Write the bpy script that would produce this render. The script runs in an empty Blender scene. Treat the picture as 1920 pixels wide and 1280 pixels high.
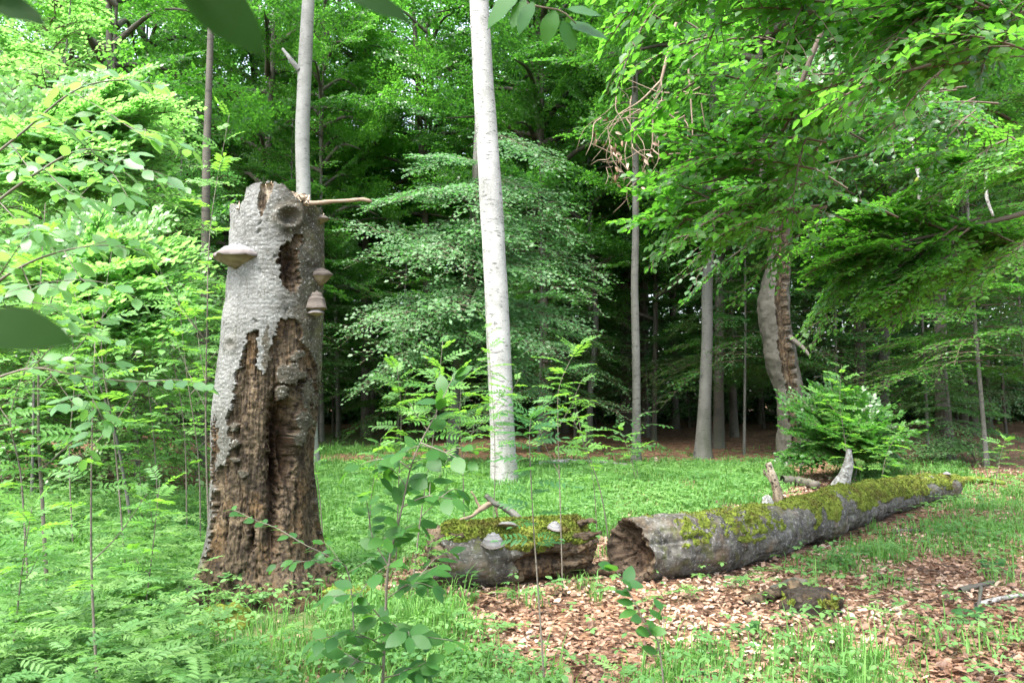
import bpy, math, random
import numpy as np
from mathutils import Matrix, Vector

# ------------------------------------------------------------------ camera, sky, sun, exposure
F, CAMH = 1493.0, 1.6                       # focal length in photo pixels (1920 wide), eye height
PITCH = math.atan(100.0 / F)
CP, SP = math.cos(PITCH), math.sin(PITCH)
scene = bpy.context.scene
COL = scene.collection
cam_d = bpy.data.cameras.new('camera')
cam = bpy.data.objects.new('camera', cam_d)
COL.objects.link(cam)
cam.location = (0, 0, CAMH)
cam.rotation_euler = (math.pi / 2 + PITCH, 0, 0)
cam_d.sensor_width = 36
cam_d.lens = 36 * F / 1920
cam_d.clip_start = 0.05
cam_d.clip_end = 1000
cam_d.dof.use_dof = True
cam_d.dof.focus_distance = 7.5
cam_d.dof.aperture_fstop = 7
scene.camera = cam

SUN_EL, SUN_AZ = 63.0, -138.0               # sun to the left and a little behind the camera (azimuth from +Y, clockwise)
world = bpy.data.worlds.new('World')
scene.world = world
world.use_nodes = True
wn = world.node_tree
wn.nodes.clear()
sky = wn.nodes.new('ShaderNodeTexSky')
sky.sky_type = 'NISHITA'
sky.sun_disc = False
sky.sun_elevation = math.radians(SUN_EL)
sky.sun_rotation = math.radians(SUN_AZ)
sky.air_density = 1.0
sky.dust_density = 4.0
sky.ozone_density = 0.6
hs = wn.nodes.new('ShaderNodeHueSaturation')
hs.inputs['Saturation'].default_value = 0.62
bg = wn.nodes.new('ShaderNodeBackground')
bg.inputs['Strength'].default_value = 0.15
wo = wn.nodes.new('ShaderNodeOutputWorld')
wn.links.new(sky.outputs[0], hs.inputs['Color'])
wn.links.new(hs.outputs[0], bg.inputs[0])
wn.links.new(bg.outputs[0], wo.inputs[0])

sun_d = bpy.data.lights.new('sun', 'SUN')
sun_d.energy = 1.5
sun_d.angle = math.radians(30)
sun_d.color = (1.0, 0.985, 0.95)
sun = bpy.data.objects.new('sun', sun_d)
COL.objects.link(sun)
_az, _el = math.radians(SUN_AZ), math.radians(SUN_EL)
_dir = Vector((math.sin(_az) * math.cos(_el), math.cos(_az) * math.cos(_el), math.sin(_el)))
sun.rotation_euler = (-_dir).to_track_quat('-Z', 'Y').to_euler()
sun.location = (0, 0, 40)

vs = scene.view_settings
vs.view_transform = 'Standard'
vs.look = 'None'
vs.exposure = 2.55
vs.gamma = 1
vs.use_curve_mapping = False
cy = scene.cycles
cy.max_bounces = 7
cy.diffuse_bounces = 4
cy.glossy_bounces = 2
cy.transmission_bounces = 5
cy.transparent_max_bounces = 4
cy.caustics_reflective = False
cy.caustics_refractive = False
cy.use_denoising = True
cy.denoising_prefilter = 'ACCURATE'

# ------------------------------------------------------------------ helpers
rng = np.random.default_rng(11)
random.seed(11)
U = lambda a, b: float(rng.uniform(a, b))
CAM = np.array([0, 0, CAMH])


def ray(px, py):
    x, u = (px - 960) / F, (640 - py) / F
    return np.array([x, CP - u * SP, SP + u * CP])


def at(px, py, D):
    """the point seen at a photo pixel, D metres in front of the camera"""
    r = ray(px, py)
    return CAM + r * (D / r[1])


def proj(P):
    P = np.asarray(P, float) - CAM
    f = np.maximum(P[..., 1] * CP + P[..., 2] * SP, 1e-3)
    u = -P[..., 1] * SP + P[..., 2] * CP
    return 960 + F * P[..., 0] / f, 640 - F * u / f


def _hash(i, j, k, seed):
    h = (i * 374761393 + j * 668265263 + k * 2147483647 + seed * 974634777) & 0xFFFFFFFF
    h = ((h ^ (h >> 13)) * 1274126177) & 0xFFFFFFFF
    return ((h ^ (h >> 16)) & 0xFFFFFF) / float(0xFFFFFF)


def vnoise(P, seed=0):
    """value noise in -1..1 at points (N,3)"""
    P = np.asarray(P, float)
    I = np.floor(P).astype(np.int64)
    f = P - I
    f = f * f * f * (f * (f * 6 - 15) + 10)
    r = 0
    for a in (0, 1):
        for b in (0, 1):
            for c in (0, 1):
                w = (f[..., 0] if a else 1 - f[..., 0]) * (f[..., 1] if b else 1 - f[..., 1]) * (f[..., 2] if c else 1 - f[..., 2])
                r = r + w * _hash(I[..., 0] + a, I[..., 1] + b, I[..., 2] + c, seed)
    return r * 2 - 1


def fbm(P, freq, octv=4, seed=0, gain=0.5):
    P = np.asarray(P, float) * np.asarray(freq, float)
    r, a, t = 0, 1.0, 0
    for o in range(octv):
        r = r + a * vnoise(P * (2.0 ** o) + 17.3 * o, seed + o)
        t += a
        a *= gain
    return r / t


def n2(x, y, f, seed=0, octv=3):
    x = np.asarray(x, float)
    return fbm(np.stack([x, np.asarray(y, float), np.zeros_like(x)], -1), f, octv, seed)


def inpoly(px, py, poly):
    poly = np.asarray(poly, float)
    ins = np.zeros(np.shape(px), bool)
    j = len(poly) - 1
    for i in range(len(poly)):
        xi, yi = poly[i]
        xj, yj = poly[j]
        c = ((yi > py) != (yj > py)) & (px < (xj - xi) * (py - yi) / (yj - yi + 1e-9) + xi)
        ins ^= c
        j = i
    return ins


def sstep(a, b, x):
    t = np.clip((x - a) / (b - a), 0, 1)
    return t * t * (3 - 2 * t)


SNAG_XY = (-1.975, 6.37)


def gh(x, y):
    """height of the forest floor"""
    x = np.asarray(x, float)
    y = np.asarray(y, float)
    d = np.hypot(x, y)
    h = 0.035 * np.sin(x * 0.9 + 1.3) * np.cos(y * 0.7) + 0.02 * np.sin(x * 2.3 + y * 1.7)
    h = h * np.clip(d / 4, 0.3, 1)
    h = h + 0.10 * np.exp(-((x - SNAG_XY[0] - .15) ** 2 + (y - SNAG_XY[1]) ** 2) / 0.55)
    h = h + 0.012 * np.maximum(0, x - 6) * np.clip((y - 8) / 8, 0, 1)      # rises a little to the right
    h = h + 0.0 * d
    return h


def ground(px, py):
    p = CAM.copy()
    r = ray(px, py)
    t = CAMH / -r[2]
    for _ in range(12):
        q = CAM + r * t
        t += (q[2] - float(gh(q[0], q[1]))) / -r[2] * 0.8
    q = CAM + r * t
    q[2] = float(gh(q[0], q[1]))
    return q


def on_ground(x, y, dz=0.0):
    return np.array([x, y, float(gh(x, y)) + dz])


def mk_mesh(name, V, faces, mats=(), mi=None, attrs=None, smooth=True):
    """faces: list of (n,k) int arrays"""
    me = bpy.data.meshes.new(name)
    V = np.ascontiguousarray(V, np.float32)
    faces = [np.asarray(f, np.int32) for f in faces if len(f)]
    me.vertices.add(len(V))
    me.vertices.foreach_set('co', V.ravel())
    nl = sum(f.size for f in faces)
    nf = sum(len(f) for f in faces)
    me.loops.add(nl)
    me.loops.foreach_set('vertex_index', np.concatenate([f.ravel() for f in faces]))
    me.polygons.add(nf)
    sizes = np.concatenate([np.full(len(f), f.shape[1], np.int32) for f in faces])
    me.polygons.foreach_set('loop_start', np.concatenate([[0], np.cumsum(sizes)[:-1]]).astype(np.int32))
    if mi is not None:
        me.polygons.foreach_set('material_index', np.asarray(mi, np.int32))
    me.polygons.foreach_set('use_smooth', np.full(nf, bool(smooth)))
    for m in mats:
        me.materials.append(m)
    for k, a in (attrs or {}).items():
        at_ = me.attributes.new(k, 'FLOAT', 'POINT')
        at_.data.foreach_set('value', np.ascontiguousarray(a, np.float32))
    me.update(calc_edges=True)
    return me


def tag(o, label=None, cat=None, group=None, kind=None):
    if label:
        o['label'] = label
    if cat:
        o['category'] = cat
    if group:
        o['group'] = group
    if kind:
        o['kind'] = kind
    return o


def thing(name, loc, label, cat, group=None):
    o = bpy.data.objects.new(name, None)
    o.empty_display_size = 0.1
    COL.objects.link(o)
    o.location = tuple(float(v) for v in loc)
    return tag(o, label, cat, group)


def part(name, me, parent=None, label=None, mat=None):
    """links a mesh object; meshes are given in the parent's own coordinates"""
    o = bpy.data.objects.new(name, me)
    COL.objects.link(o)
    if parent is not None:
        o.parent = parent
    if mat is not None:
        o.matrix_local = mat
    if label:
        o['label'] = label
    return o


def loc_of(o):
    return np.array(o.location)


# ---- tubes
def tube(pts, rad, sides=8, cap=True):
    pts = np.asarray(pts, float)
    rad = np.broadcast_to(np.asarray(rad, float), (len(pts),))
    T = np.gradient(pts, axis=0)
    T /= np.linalg.norm(T, axis=1)[:, None] + 1e-12
    ref = np.array([0, 0, 1.0]) if abs(T[0][2]) < 0.8 else np.array([1.0, 0, 0])
    N = np.cross(T, ref)
    N /= np.linalg.norm(N, axis=1)[:, None] + 1e-12
    B = np.cross(T, N)
    a = np.arange(sides) * 2 * math.pi / sides
    V = pts[:, None] + rad[:, None, None] * (np.cos(a)[None, :, None] * N[:, None] + np.sin(a)[None, :, None] * B[:, None])
    n = len(pts)
    i = np.arange(n - 1)[:, None] * sides
    j = np.arange(sides)[None]
    k = (j + 1) % sides
    Fq = np.stack([i + j, i + k, i + sides + k, i + sides + j], -1).reshape(-1, 4)
    V = V.reshape(-1, 3)
    tris = np.zeros((0, 3), int)
    if cap:
        V = np.vstack([V, pts[-1:] + T[-1:] * rad[-1] * 0.3])
        c = len(V) - 1
        jj = np.arange(sides)
        tris = np.stack([(n - 1) * sides + jj, (n - 1) * sides + (jj + 1) % sides, np.full(sides, c)], -1)
    return V, Fq, tris


def join(parts):
    """[(V, quads, tris)] -> one"""
    Vs, Q, T, o = [], [], [], 0
    for V, q, t in parts:
        Vs.append(V)
        Q.append(q + o)
        T.append(t + o)
        o += len(V)
    return np.vstack(Vs), np.vstack(Q), np.vstack(T)


def smooth_path(pts, n):
    """Catmull-Rom resampling"""
    P = np.asarray(pts, float)
    if len(P) == 2:
        t = np.linspace(0, 1, n)[:, None]
        return P[0] * (1 - t) + P[1] * t
    E = np.vstack([2 * P[0] - P[1], P, 2 * P[-1] - P[-2]])
    u = np.linspace(0, len(P) - 1 - 1e-6, n)
    i = u.astype(int)
    t = (u - i)[:, None]
    a, b, c, d = E[i], E[i + 1], E[i + 2], E[i + 3]
    return 0.5 * (2 * b + (c - a) * t + (2 * a - 5 * b + 4 * c - d) * t ** 2 + (3 * b - a - 3 * c + d) * t ** 3)


def wobble_path(p0, p1, n, amp, seed=None):
    t = np.linspace(0, 1, n)[:, None]
    P = np.asarray(p0) * (1 - t) + np.asarray(p1) * t
    s = int(rng.integers(1e6)) if seed is None else seed
    W = np.stack([vnoise(np.stack([t[:, 0] * 3 + 7 * k, t[:, 0] * 0 + s % 977, t[:, 0] * 0], -1), s + k) for k in range(3)], -1)
    return P + W * amp * np.sin(t * math.pi) ** 0.5


# ---- leaves
def leaf_tmpl(kind):
    if kind == 'far':
        V = [(0, 0, 0), (.48, .36, .06), (1, 0, -.05), (.48, -.36, .06)]
        return np.array(V, float), [(0, 2, 1), (0, 3, 2)], 3
    if kind == 'mid':
        V = [(0, 0, 0), (.22, .25, .05), (.62, .32, .05), (1, 0, -.10), (.62, -.32, .05), (.22, -.25, .05), (.5, 0, 0)]
        return np.array(V, float), [(0, 6, 2, 1), (6, 3, 2, 2), (0, 5, 4, 6), (6, 4, 3, 3)], 4
    if kind == 'litter':
        V = [(0, 0, .05), (.25, .24, .16), (.65, .27, .20), (1, 0, .22), (.65, -.27, .04), (.25, -.24, .10), (.5, 0, 0)]
        return np.array(V, float), [(0, 6, 2, 1), (6, 3, 2, 2), (0, 5, 4, 6), (6, 4, 3, 3)], 4


def fix(fs):
    """quads with a repeated corner are triangles"""
    q = [f for f in fs if len(set(f)) == 4]
    t = [tuple(dict.fromkeys(f)) for f in fs if len(set(f)) == 3]
    return np.array(q, int).reshape(-1, 4), np.array(t, int).reshape(-1, 3)


TM = {}
for _k in ('far', 'mid', 'litter'):
    _V, _f, _ = leaf_tmpl(_k)
    TM[_k] = (_V,) + fix(_f)


def leaves_geo(L, kind):
    """L: dict P,X,Z,S,(t) -> V, quads, tris, tint"""
    V0, q, t = TM[kind]
    P, X, Z, S = L['P'], L['X'], L['Z'], L['S']
    Y = np.cross(Z, X)
    V = P[:, None] + S[:, None, None] * (V0[None, :, :1] * X[:, None] + V0[None, :, 1:2] * Y[:, None] + V0[None, :, 2:] * Z[:, None])
    n, k = len(P), len(V0)
    o = (np.arange(n) * k)[:, None, None]
    return V.reshape(-1, 3), (q[None] + o).reshape(-1, 4), (t[None] + o).reshape(-1, 3), np.repeat(L['t'], k)


def norm(a):
    return a / (np.linalg.norm(a, axis=-1, keepdims=True) + 1e-12)


def ortho(X, Z):
    X = norm(X)
    Z = norm(Z - X * (Z * X).sum(-1, keepdims=True))
    return X, Z


def cat_leaves(Ls):
    return {k: np.concatenate([l[k] for l in Ls]) for k in ('P', 'X', 'Z', 'S', 't')}


def make_spray(L, leaf, spacing, droop=.3, r=None, flat=.42):
    """a beech spray along +x: flat layered twigs with leaves on both sides"""
    r = r or rng
    P, X, Z, S, tw = [], [], [], [], []

    def twig(p0, d, ln, depth, rad):
        n = max(3, int(ln / 0.12))
        t = np.linspace(0, 1, n)
        side = np.array([-d[1], d[0], 0.0])
        side /= np.linalg.norm(side) + 1e-9
        bend = r.uniform(-.12, .12)
        pts = p0 + d[None] * (ln * t)[:, None] + side[None] * (bend * ln * t ** 2)[:, None]
        pts[:, 2] -= droop * ln * t ** 2 * r.uniform(.6, 1.3) - 0.06 * ln * t
        tw.append((pts, rad * (1 - .75 * t), depth))
        if ln > .42 and depth < 3:
            ns = int(ln / .13)
            for i in range(ns):
                u = .12 + .86 * (i + r.uniform(-.2, .2)) / ns
                sg = 1 if i % 2 else -1
                l2 = ln * (.46 * (1 - u) ** .75 * min(1, .45 + u * 2) + .07) * r.uniform(.7, 1.2)
                k = min(n - 1, int(u * (n - 1)))
                a = math.radians(r.uniform(35, 60)) * sg
                dd = d * math.cos(a) + side * math.sin(a)
                dd[2] += r.uniform(-.12, .14)
                dd /= np.linalg.norm(dd)
                twig(pts[k].copy(), dd, max(.1, l2), depth + 1, rad * .5)
        s0 = .35 * ln if (ln > .42 and depth < 3) else .04
        m = int((ln - s0) / spacing)
        for i in range(m + 1):
            u = (s0 + (ln - s0) * (i + r.uniform(-.3, .3)) / max(1, m)) / ln
            u = min(1, max(0, u))
            q = pts[0] * 0 + np.array([np.interp(u, t, pts[:, c]) for c in range(3)])
            a = math.radians(r.uniform(25, 65)) * (1 if i % 2 else -1) * (0.25 if i == m else 1)
            dd = d * math.cos(a) + side * math.sin(a)
            dd = dd + np.array([0, 0, r.uniform(-.45, .22)])
            P.append(q)
            X.append(dd)
            Z.append(np.array([r.normal(0, flat), r.normal(0, flat), 1.0]))
            S.append(leaf * r.uniform(.65, 1.15))

    twig(np.zeros(3), np.array([1.0, 0, 0.10]), L, 0, .006 + .0035 * L)
    X, Z = ortho(np.array(X), np.array(Z))
    Ld = dict(P=np.array(P), X=X, Z=Z, S=np.array(S), t=r.uniform(0, 1, len(P)))
    return Ld, tw


def frame(d, roll=0.0, up=(0, 0, 1)):
    x = np.asarray(d, float)
    x = x / np.linalg.norm(x)
    y = np.cross(up, x)
    if np.linalg.norm(y) < 1e-3:
        y = np.array([0, 1.0, 0])
    y /= np.linalg.norm(y)
    z = np.cross(x, y)
    c, s = math.cos(roll), math.sin(roll)
    return np.stack([x, y * c + z * s, z * c - y * s], 1)


def place_spray(sp, p, R, s=1.0, leaf_s=1.0, dt=0.0):
    L, tw = sp
    Q = dict(P=(L['P'] * s) @ R.T + p, X=L['X'] @ R.T, Z=L['Z'] @ R.T, S=L['S'] * leaf_s, t=np.clip(L['t'] * .7 + .15 + dt, 0, 1))
    return Q, [((pts * s) @ R.T + p, rad, dep) for pts, rad, dep in tw]


def twig_geo(tws, maxdepth=1, sides=4, rmin=.002):
    out = []
    for pts, rad, dep in tws:
        if dep <= maxdepth:
            st = pts[::2] if len(pts) > 6 else pts
            rr = rad[::2] if len(pts) > 6 else rad
            out.append(tube(st, np.maximum(rr, rmin), sides, False))
    return out


def foliage_mesh(name, Ls, tws, kind, leafmat, twigmat, maxdepth=1, origin=(0, 0, 0), extra=()):
    V, q, t, ti = leaves_geo(cat_leaves(Ls), kind)
    tg = twig_geo(tws, maxdepth) + list(extra)
    faces, mi, tint = [q, t], [np.zeros(len(q)), np.zeros(len(t))], ti
    if tg:
        V2, q2, t2 = join(tg)
        faces += [q2 + len(V), t2 + len(V)]
        mi += [np.ones(len(q2)), np.ones(len(t2))]
        tint = np.concatenate([ti, np.zeros(len(V2))])
        V = np.vstack([V, V2])
    return mk_mesh(name, V - np.asarray(origin), faces, (leafmat, twigmat), np.concatenate(mi), {'tint': tint})


# ------------------------------------------------------------------ materials
class NB:
    def __init__(self, name):
        self.m = bpy.data.materials.new(name)
        self.m.use_nodes = True
        self.t = self.m.node_tree
        self.t.nodes.clear()
        self.out = self.t.nodes.new('ShaderNodeOutputMaterial')

    def n(self, typ, ins=None, **kw):
        nd = self.t.nodes.new(typ)
        for k, v in kw.items():
            setattr(nd, k, v)
        for k, v in (ins or {}).items():
            s = nd.inputs[k]
            if isinstance(v, bpy.types.NodeSocket):
                self.t.links.new(v, s)
            else:
                s.default_value = v
        return nd

    def coords(self, scale=(1, 1, 1), kind='Object'):
        tc = self.n('ShaderNodeTexCoord')
        return self.n('ShaderNodeMapping', {'Vector': tc.outputs[kind], 'Scale': scale}).outputs[0]

    def noise(self, vec, scale, detail=4, rough=.55, dist=0.0):
        return self.n('ShaderNodeTexNoise', {'Vector': vec, 'Scale': scale, 'Detail': detail, 'Roughness': rough, 'Distortion': dist}).outputs['Fac']

    def ramp(self, fac, stops):
        r = self.n('ShaderNodeValToRGB', {'Fac': fac})
        e = r.color_ramp.elements
        while len(e) < len(stops):
            e.new(0.5)
        for i, (p, c) in enumerate(stops):
            e[i].position = p
            e[i].color = (c, c, c, 1) if isinstance(c, (int, float)) else (*c, 1)
        return r.outputs[0]

    def mix(self, a, b, fac, mode='MIX'):
        m = self.n('ShaderNodeMix', data_type='RGBA', blend_type=mode)
        for k, v in ((0, fac), (6, a), (7, b)):
            if isinstance(v, bpy.types.NodeSocket):
                self.t.links.new(v, m.inputs[k])
            elif k == 0:
                m.inputs[0].default_value = v
            else:
                m.inputs[k].default_value = (*v, 1)
        return m.outputs[2]

    def bump(self, h, strength=.5, dist=.01, normal=None):
        ins = {'Height': h, 'Strength': strength, 'Distance': dist}
        if normal is not None:
            ins['Normal'] = normal
        return self.n('ShaderNodeBump', ins).outputs[0]

    def attr(self, name):
        return self.n('ShaderNodeAttribute', attribute_name=name).outputs['Fac']

    def finish(self, color, rough=.8, normal=None, spec=.3):
        ins = {'Base Color': color if isinstance(color, bpy.types.NodeSocket) else (*color, 1), 'Roughness': rough, 'Specular IOR Level': spec}
        if normal is not None:
            ins['Normal'] = normal
        b = self.n('ShaderNodeBsdfPrincipled', ins)
        self.t.links.new(b.outputs[0], self.out.inputs[0])
        return self.m


def leaf_mat(name, dark, light, trans, tfac=.4, rough=.42, spec=.5, per_object=False, veins=False):
    b = NB(name)
    if per_object:
        f = b.n('ShaderNodeObjectInfo').outputs['Random']
    else:
        f = b.attr('tint')
    c = b.mix(dark, light, f)
    if not per_object:       # every tree a little different
        o = b.n('ShaderNodeObjectInfo').outputs['Random']
        c = b.mix(c, b.mix(c, (1.25, 1.05, .8), 1.0, 'MULTIPLY'), o)
    nrm = None
    if veins:
        sp = b.n('ShaderNodeSeparateXYZ', {0: b.coords((1, 1, 1))})
        ab = b.n('ShaderNodeMath', {0: sp.outputs['Y']}, operation='ABSOLUTE').outputs[0]
        ph = b.n('ShaderNodeMath', {0: ab, 1: -.8, 2: sp.outputs['X']}, operation='MULTIPLY_ADD').outputs[0]
        w = b.n('ShaderNodeMath', {0: b.n('ShaderNodeMath', {0: ph, 1: 52.0}, operation='MULTIPLY').outputs[0]}, operation='SINE').outputs[0]
        nrm = b.bump(w, .12, .0004)
    ins = {'Base Color': c, 'Roughness': rough, 'Specular IOR Level': spec}
    if nrm is not None:
        ins['Normal'] = nrm
    p = b.n('ShaderNodeBsdfPrincipled', ins)
    tc = b.mix(trans, tuple(min(1, v * 1.35) for v in trans), f)
    t = b.n('ShaderNodeBsdfTranslucent', {'Color': tc})
    m = b.n('ShaderNodeMixShader', {0: tfac, 1: p.outputs[0], 2: t.outputs[0]})
    b.t.links.new(m.outputs[0], b.out.inputs[0])
    return b.m


M = {}
M['beech'] = leaf_mat('beech_leaf', (.024, .090, .024), (.052, .145, .036), (.10, .34, .03), .36, .36, .6)
M['beech_cool'] = leaf_mat('beech_leaf_painted_sheen', (.055, .150, .062), (.098, .205, .098), (.14, .42, .08), .34, .5, .5)  # sky sheen on the leaves painted in as a paler, bluer green
M['canopy'] = leaf_mat('canopy_leaf', (.030, .108, .026), (.072, .180, .042), (.17, .50, .045), .46, .40, .5)
M['bright'] = leaf_mat('light_painted_beech_leaf', (.090, .215, .062), (.155, .290, .110), (.28, .60, .13), .45, .36, .7)  # strong light on the left thicket painted in as paler beech leaves
M['dark'] = leaf_mat('painted_shade_leaf', (.020, .060, .022), (.034, .085, .026), (.06, .16, .03), .26, .45, .4)  # shade of the deep wood painted in as a darker leaf green
M['lime'] = leaf_mat('painted_sunlit_leaf', (.036, .125, .022), (.075, .190, .036), (.16, .46, .035), .44, .42, .4)  # lit copy of the beech leaf, light painted in as a lighter green
M['near'] = leaf_mat('near_beech_leaf', (.020, .075, .018), (.040, .115, .022), (.10, .30, .025), .34, .45, .25, True, True)
M['shrub'] = leaf_mat('shrub_leaf', (.060, .155, .056), (.110, .230, .080), (.24, .52, .08), .40, .38, .4, True, True)
M['painted_shade'] = leaf_mat('painted_deep_shade_leaf', (.010, .036, .006), (.016, .050, .007), (.04, .12, .008), .25, .6, .10, True)  # near leaves hanging in shade, the shade painted in as very dark green
M['rowan'] = leaf_mat('rowan_leaf', (.055, .150, .036), (.110, .240, .052), (.24, .54, .05), .42, .5, .35, True)
M['rowan_dark'] = leaf_mat('rowan_leaf_dark', (.024, .092, .032), (.046, .130, .036), (.09, .28, .035), .34, .5, .3, True)  # rowan leaf in a darker green
M['grass'] = leaf_mat('grass_blade', (.046, .145, .036), (.110, .245, .068), (.15, .38, .06), .32, .5, .2)
M['herb'] = leaf_mat('herb_leaf', (.046, .138, .044), (.118, .240, .080), (.18, .42, .07), .32, .5, .3)
M['overhang'] = leaf_mat('overhang_leaf', (.020, .082, .016), (.046, .132, .024), (.15, .45, .035), .47, .42, .4)
M['dry'] = leaf_mat('withered_leaf', (.16, .06, .025), (.32, .15, .06), (.30, .12, .04), .25, .6, .3)


def litter_mat(name, per_object):
    b = NB(name)
    f = b.n('ShaderNodeObjectInfo').outputs['Random'] if per_object else b.attr('tint')
    c = b.ramp(f, [(0, (.035, .018, .011)), (.22, (.12, .064, .038)), (.5, (.26, .160, .105)), (.78, (.39, .275, .195)), (1, (.52, .41, .32))])
    v = b.coords((1, 1, 1))
    n = b.noise(v, 22 if not per_object else 4, 3)
    c = b.mix(c, (.16, .075, .04), b.ramp(n, [(.5, 0.0), (.75, .6)]))
    return b.finish(c, .55, None, .35)


M['litter'] = litter_mat('fallen_leaf', False)
M['litter_one'] = litter_mat('fallen_leaf_single', True)


def beech_bark(name, light, dark, stain, lichen=.5, mark=1.0):
    b = NB(name)
    v = b.coords((1, 1, 1))
    big = b.noise(v, 1.3, 5, .6)
    c = b.mix(dark, light, b.ramp(big, [(.36, 0.0), (.60, 1.0)]))
    vs_ = b.coords((7, 7, 26))
    marks = b.noise(vs_, 1.0, 2, .5)
    c = b.mix(c, tuple(x * .38 for x in dark), b.ramp(marks, [(.60, 0.0), (.66, .75 * mark)]))
    fl = b.noise(b.coords((30, 30, 55)), 1.0, 3, .6)
    c = b.mix(c, tuple(min(.8, x * 1.25) for x in light), b.ramp(fl, [(.5, 0.0), (.7, lichen)]))
    st = b.noise(b.coords((2, 2, .35)), 1.5, 4, .6)
    sep = b.n('ShaderNodeSeparateXYZ', {0: v})
    low = b.n('ShaderNodeMapRange', {0: sep.outputs['Z'], 1: 0.0, 2: 1.6, 3: .75, 4: .18}).outputs[0]
    mk = b.n('ShaderNodeMath', {0: b.ramp(st, [(.42, 0.0), (.68, 1.0)]), 1: low}, operation='MULTIPLY').outputs[0]
    c = b.mix(c, stain, mk)
    h = b.mix(marks, fl, .5)
    return b.finish(c, .72, b.bump(h, .35, .012), .3)


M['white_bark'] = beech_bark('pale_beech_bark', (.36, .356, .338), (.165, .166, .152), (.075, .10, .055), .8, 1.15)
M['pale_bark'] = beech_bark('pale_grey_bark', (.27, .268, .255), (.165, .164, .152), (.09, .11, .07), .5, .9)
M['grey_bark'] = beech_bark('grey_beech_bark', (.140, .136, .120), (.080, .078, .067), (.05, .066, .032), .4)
M['old_bark_shaded'] = beech_bark('old_beech_bark_painted_shade', (.078, .072, .058), (.034, .030, .023), (.05, .06, .03), .4)  # old beech, shade of the overhanging boughs painted into its darker bark
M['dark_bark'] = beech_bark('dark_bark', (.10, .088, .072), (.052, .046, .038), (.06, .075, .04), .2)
M['twig_floor'] = NB('floor_twig').finish((.07, .052, .038), .8)
M['twig'] = NB('twig_bark').finish((.10, .075, .055), .7)
M['green_twig'] = NB('green_twig').finish((.13, .14, .06), .6)
M['stem'] = beech_bark('sapling_bark', (.19, .16, .13), (.10, .085, .07), (.09, .10, .06), .2)


def snag_bark():
    b = NB('snag_bark')
    v = b.coords((1, 1, 1))
    big = b.noise(v, 2.2, 5, .6)
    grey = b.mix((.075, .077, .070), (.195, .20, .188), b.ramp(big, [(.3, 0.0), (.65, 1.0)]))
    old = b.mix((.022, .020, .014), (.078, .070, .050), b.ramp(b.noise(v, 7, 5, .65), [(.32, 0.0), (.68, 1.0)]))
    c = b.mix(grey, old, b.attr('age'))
    cr = b.noise(b.coords((17, 17, 52)), 1.0, 6, .68, 1.6)
    cr2 = b.noise(b.coords((30, 30, 7)), 1.0, 6, .7, 1.4)
    c = b.mix((.06, .055, .045), c, b.ramp(cr, [(.36, .35), (.46, 1.0)]))
    c = b.mix((.06, .055, .04), c, b.ramp(cr2, [(.36, .3), (.44, 1.0)]))
    c = b.mix(c, (.36, .38, .36), b.ramp(b.noise(v, 60, 2, .5), [(.6, 0.0), (.68, .5)]))
    mg = b.n('ShaderNodeMath', {0: b.ramp(b.noise(v, 5, 5, .65), [(.45, 0.0), (.62, .8)]), 1: b.attr('moss')}, operation='MULTIPLY').outputs[0]
    c = b.mix(c, (.13, .15, .03), mg)
    h = b.mix(cr, cr2, .5)
    return b.finish(c, .85, b.bump(h, .8, .016), .2)


def rot_wood(name, a=(.021, .0155, .0100), bb=(.092, .069, .043), horiz=False):
    b = NB(name)
    v = b.coords((1, 1, 1))
    fib = b.noise(b.coords((4, 55, 55) if horiz else (38, 38, 3.2)), 1.0, 5, .62, .4)
    c = b.mix(a, bb, b.ramp(fib, [(.3, 0.0), (.68, 1.0)]))
    c = b.mix(c, tuple(x * 1.9 for x in bb), b.ramp(b.noise(v, 7, 6, .75), [(.5, 0.0), (.64, .7)]))
    c = b.mix(c, (.095, .055, .022), b.ramp(b.noise(b.coords((5, 5, 2.4)), 1.0, 5, .7), [(.5, 0.0), (.62, .6)]))
    c = b.mix(c, (.014, .011, .008), b.ramp(b.noise(b.coords((7, 7, 2.6)), 1.3, 5, .7), [(.53, 0.0), (.63, .8)]))
    c = b.mix(c, (.026, .011, .005), b.mix((0, 0, 0), (.9, .9, .9), b.attr('deep')))  # reddish rot in the hollows, their shade painted in as well
    c = b.mix(c, (.016, .011, .007), b.ramp(b.noise(v, 24, 4, .6), [(.52, 0.0), (.60, .9)]))
    h = b.mix(fib, b.noise(v, 50, 4, .6), .4)
    return b.finish(c, .85, b.bump(h, .8, .02), .2)


def moss_mat():
    b = NB('moss')
    v = b.coords((1, 1, 1))
    c = b.mix((.060, .085, .014), (.190, .235, .038), b.ramp(b.noise(v, 14, 5, .7), [(.36, 0.0), (.62, 1.0)]))
    c = b.mix(c, (.10, .075, .025), b.ramp(b.noise(v, 6, 4, .65), [(.50, 0.0), (.64, .75)]))
    n = b.noise(v, 130, 3, .7)
    return b.finish(c, .95, b.bump(n, .9, .012), .1)


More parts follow.
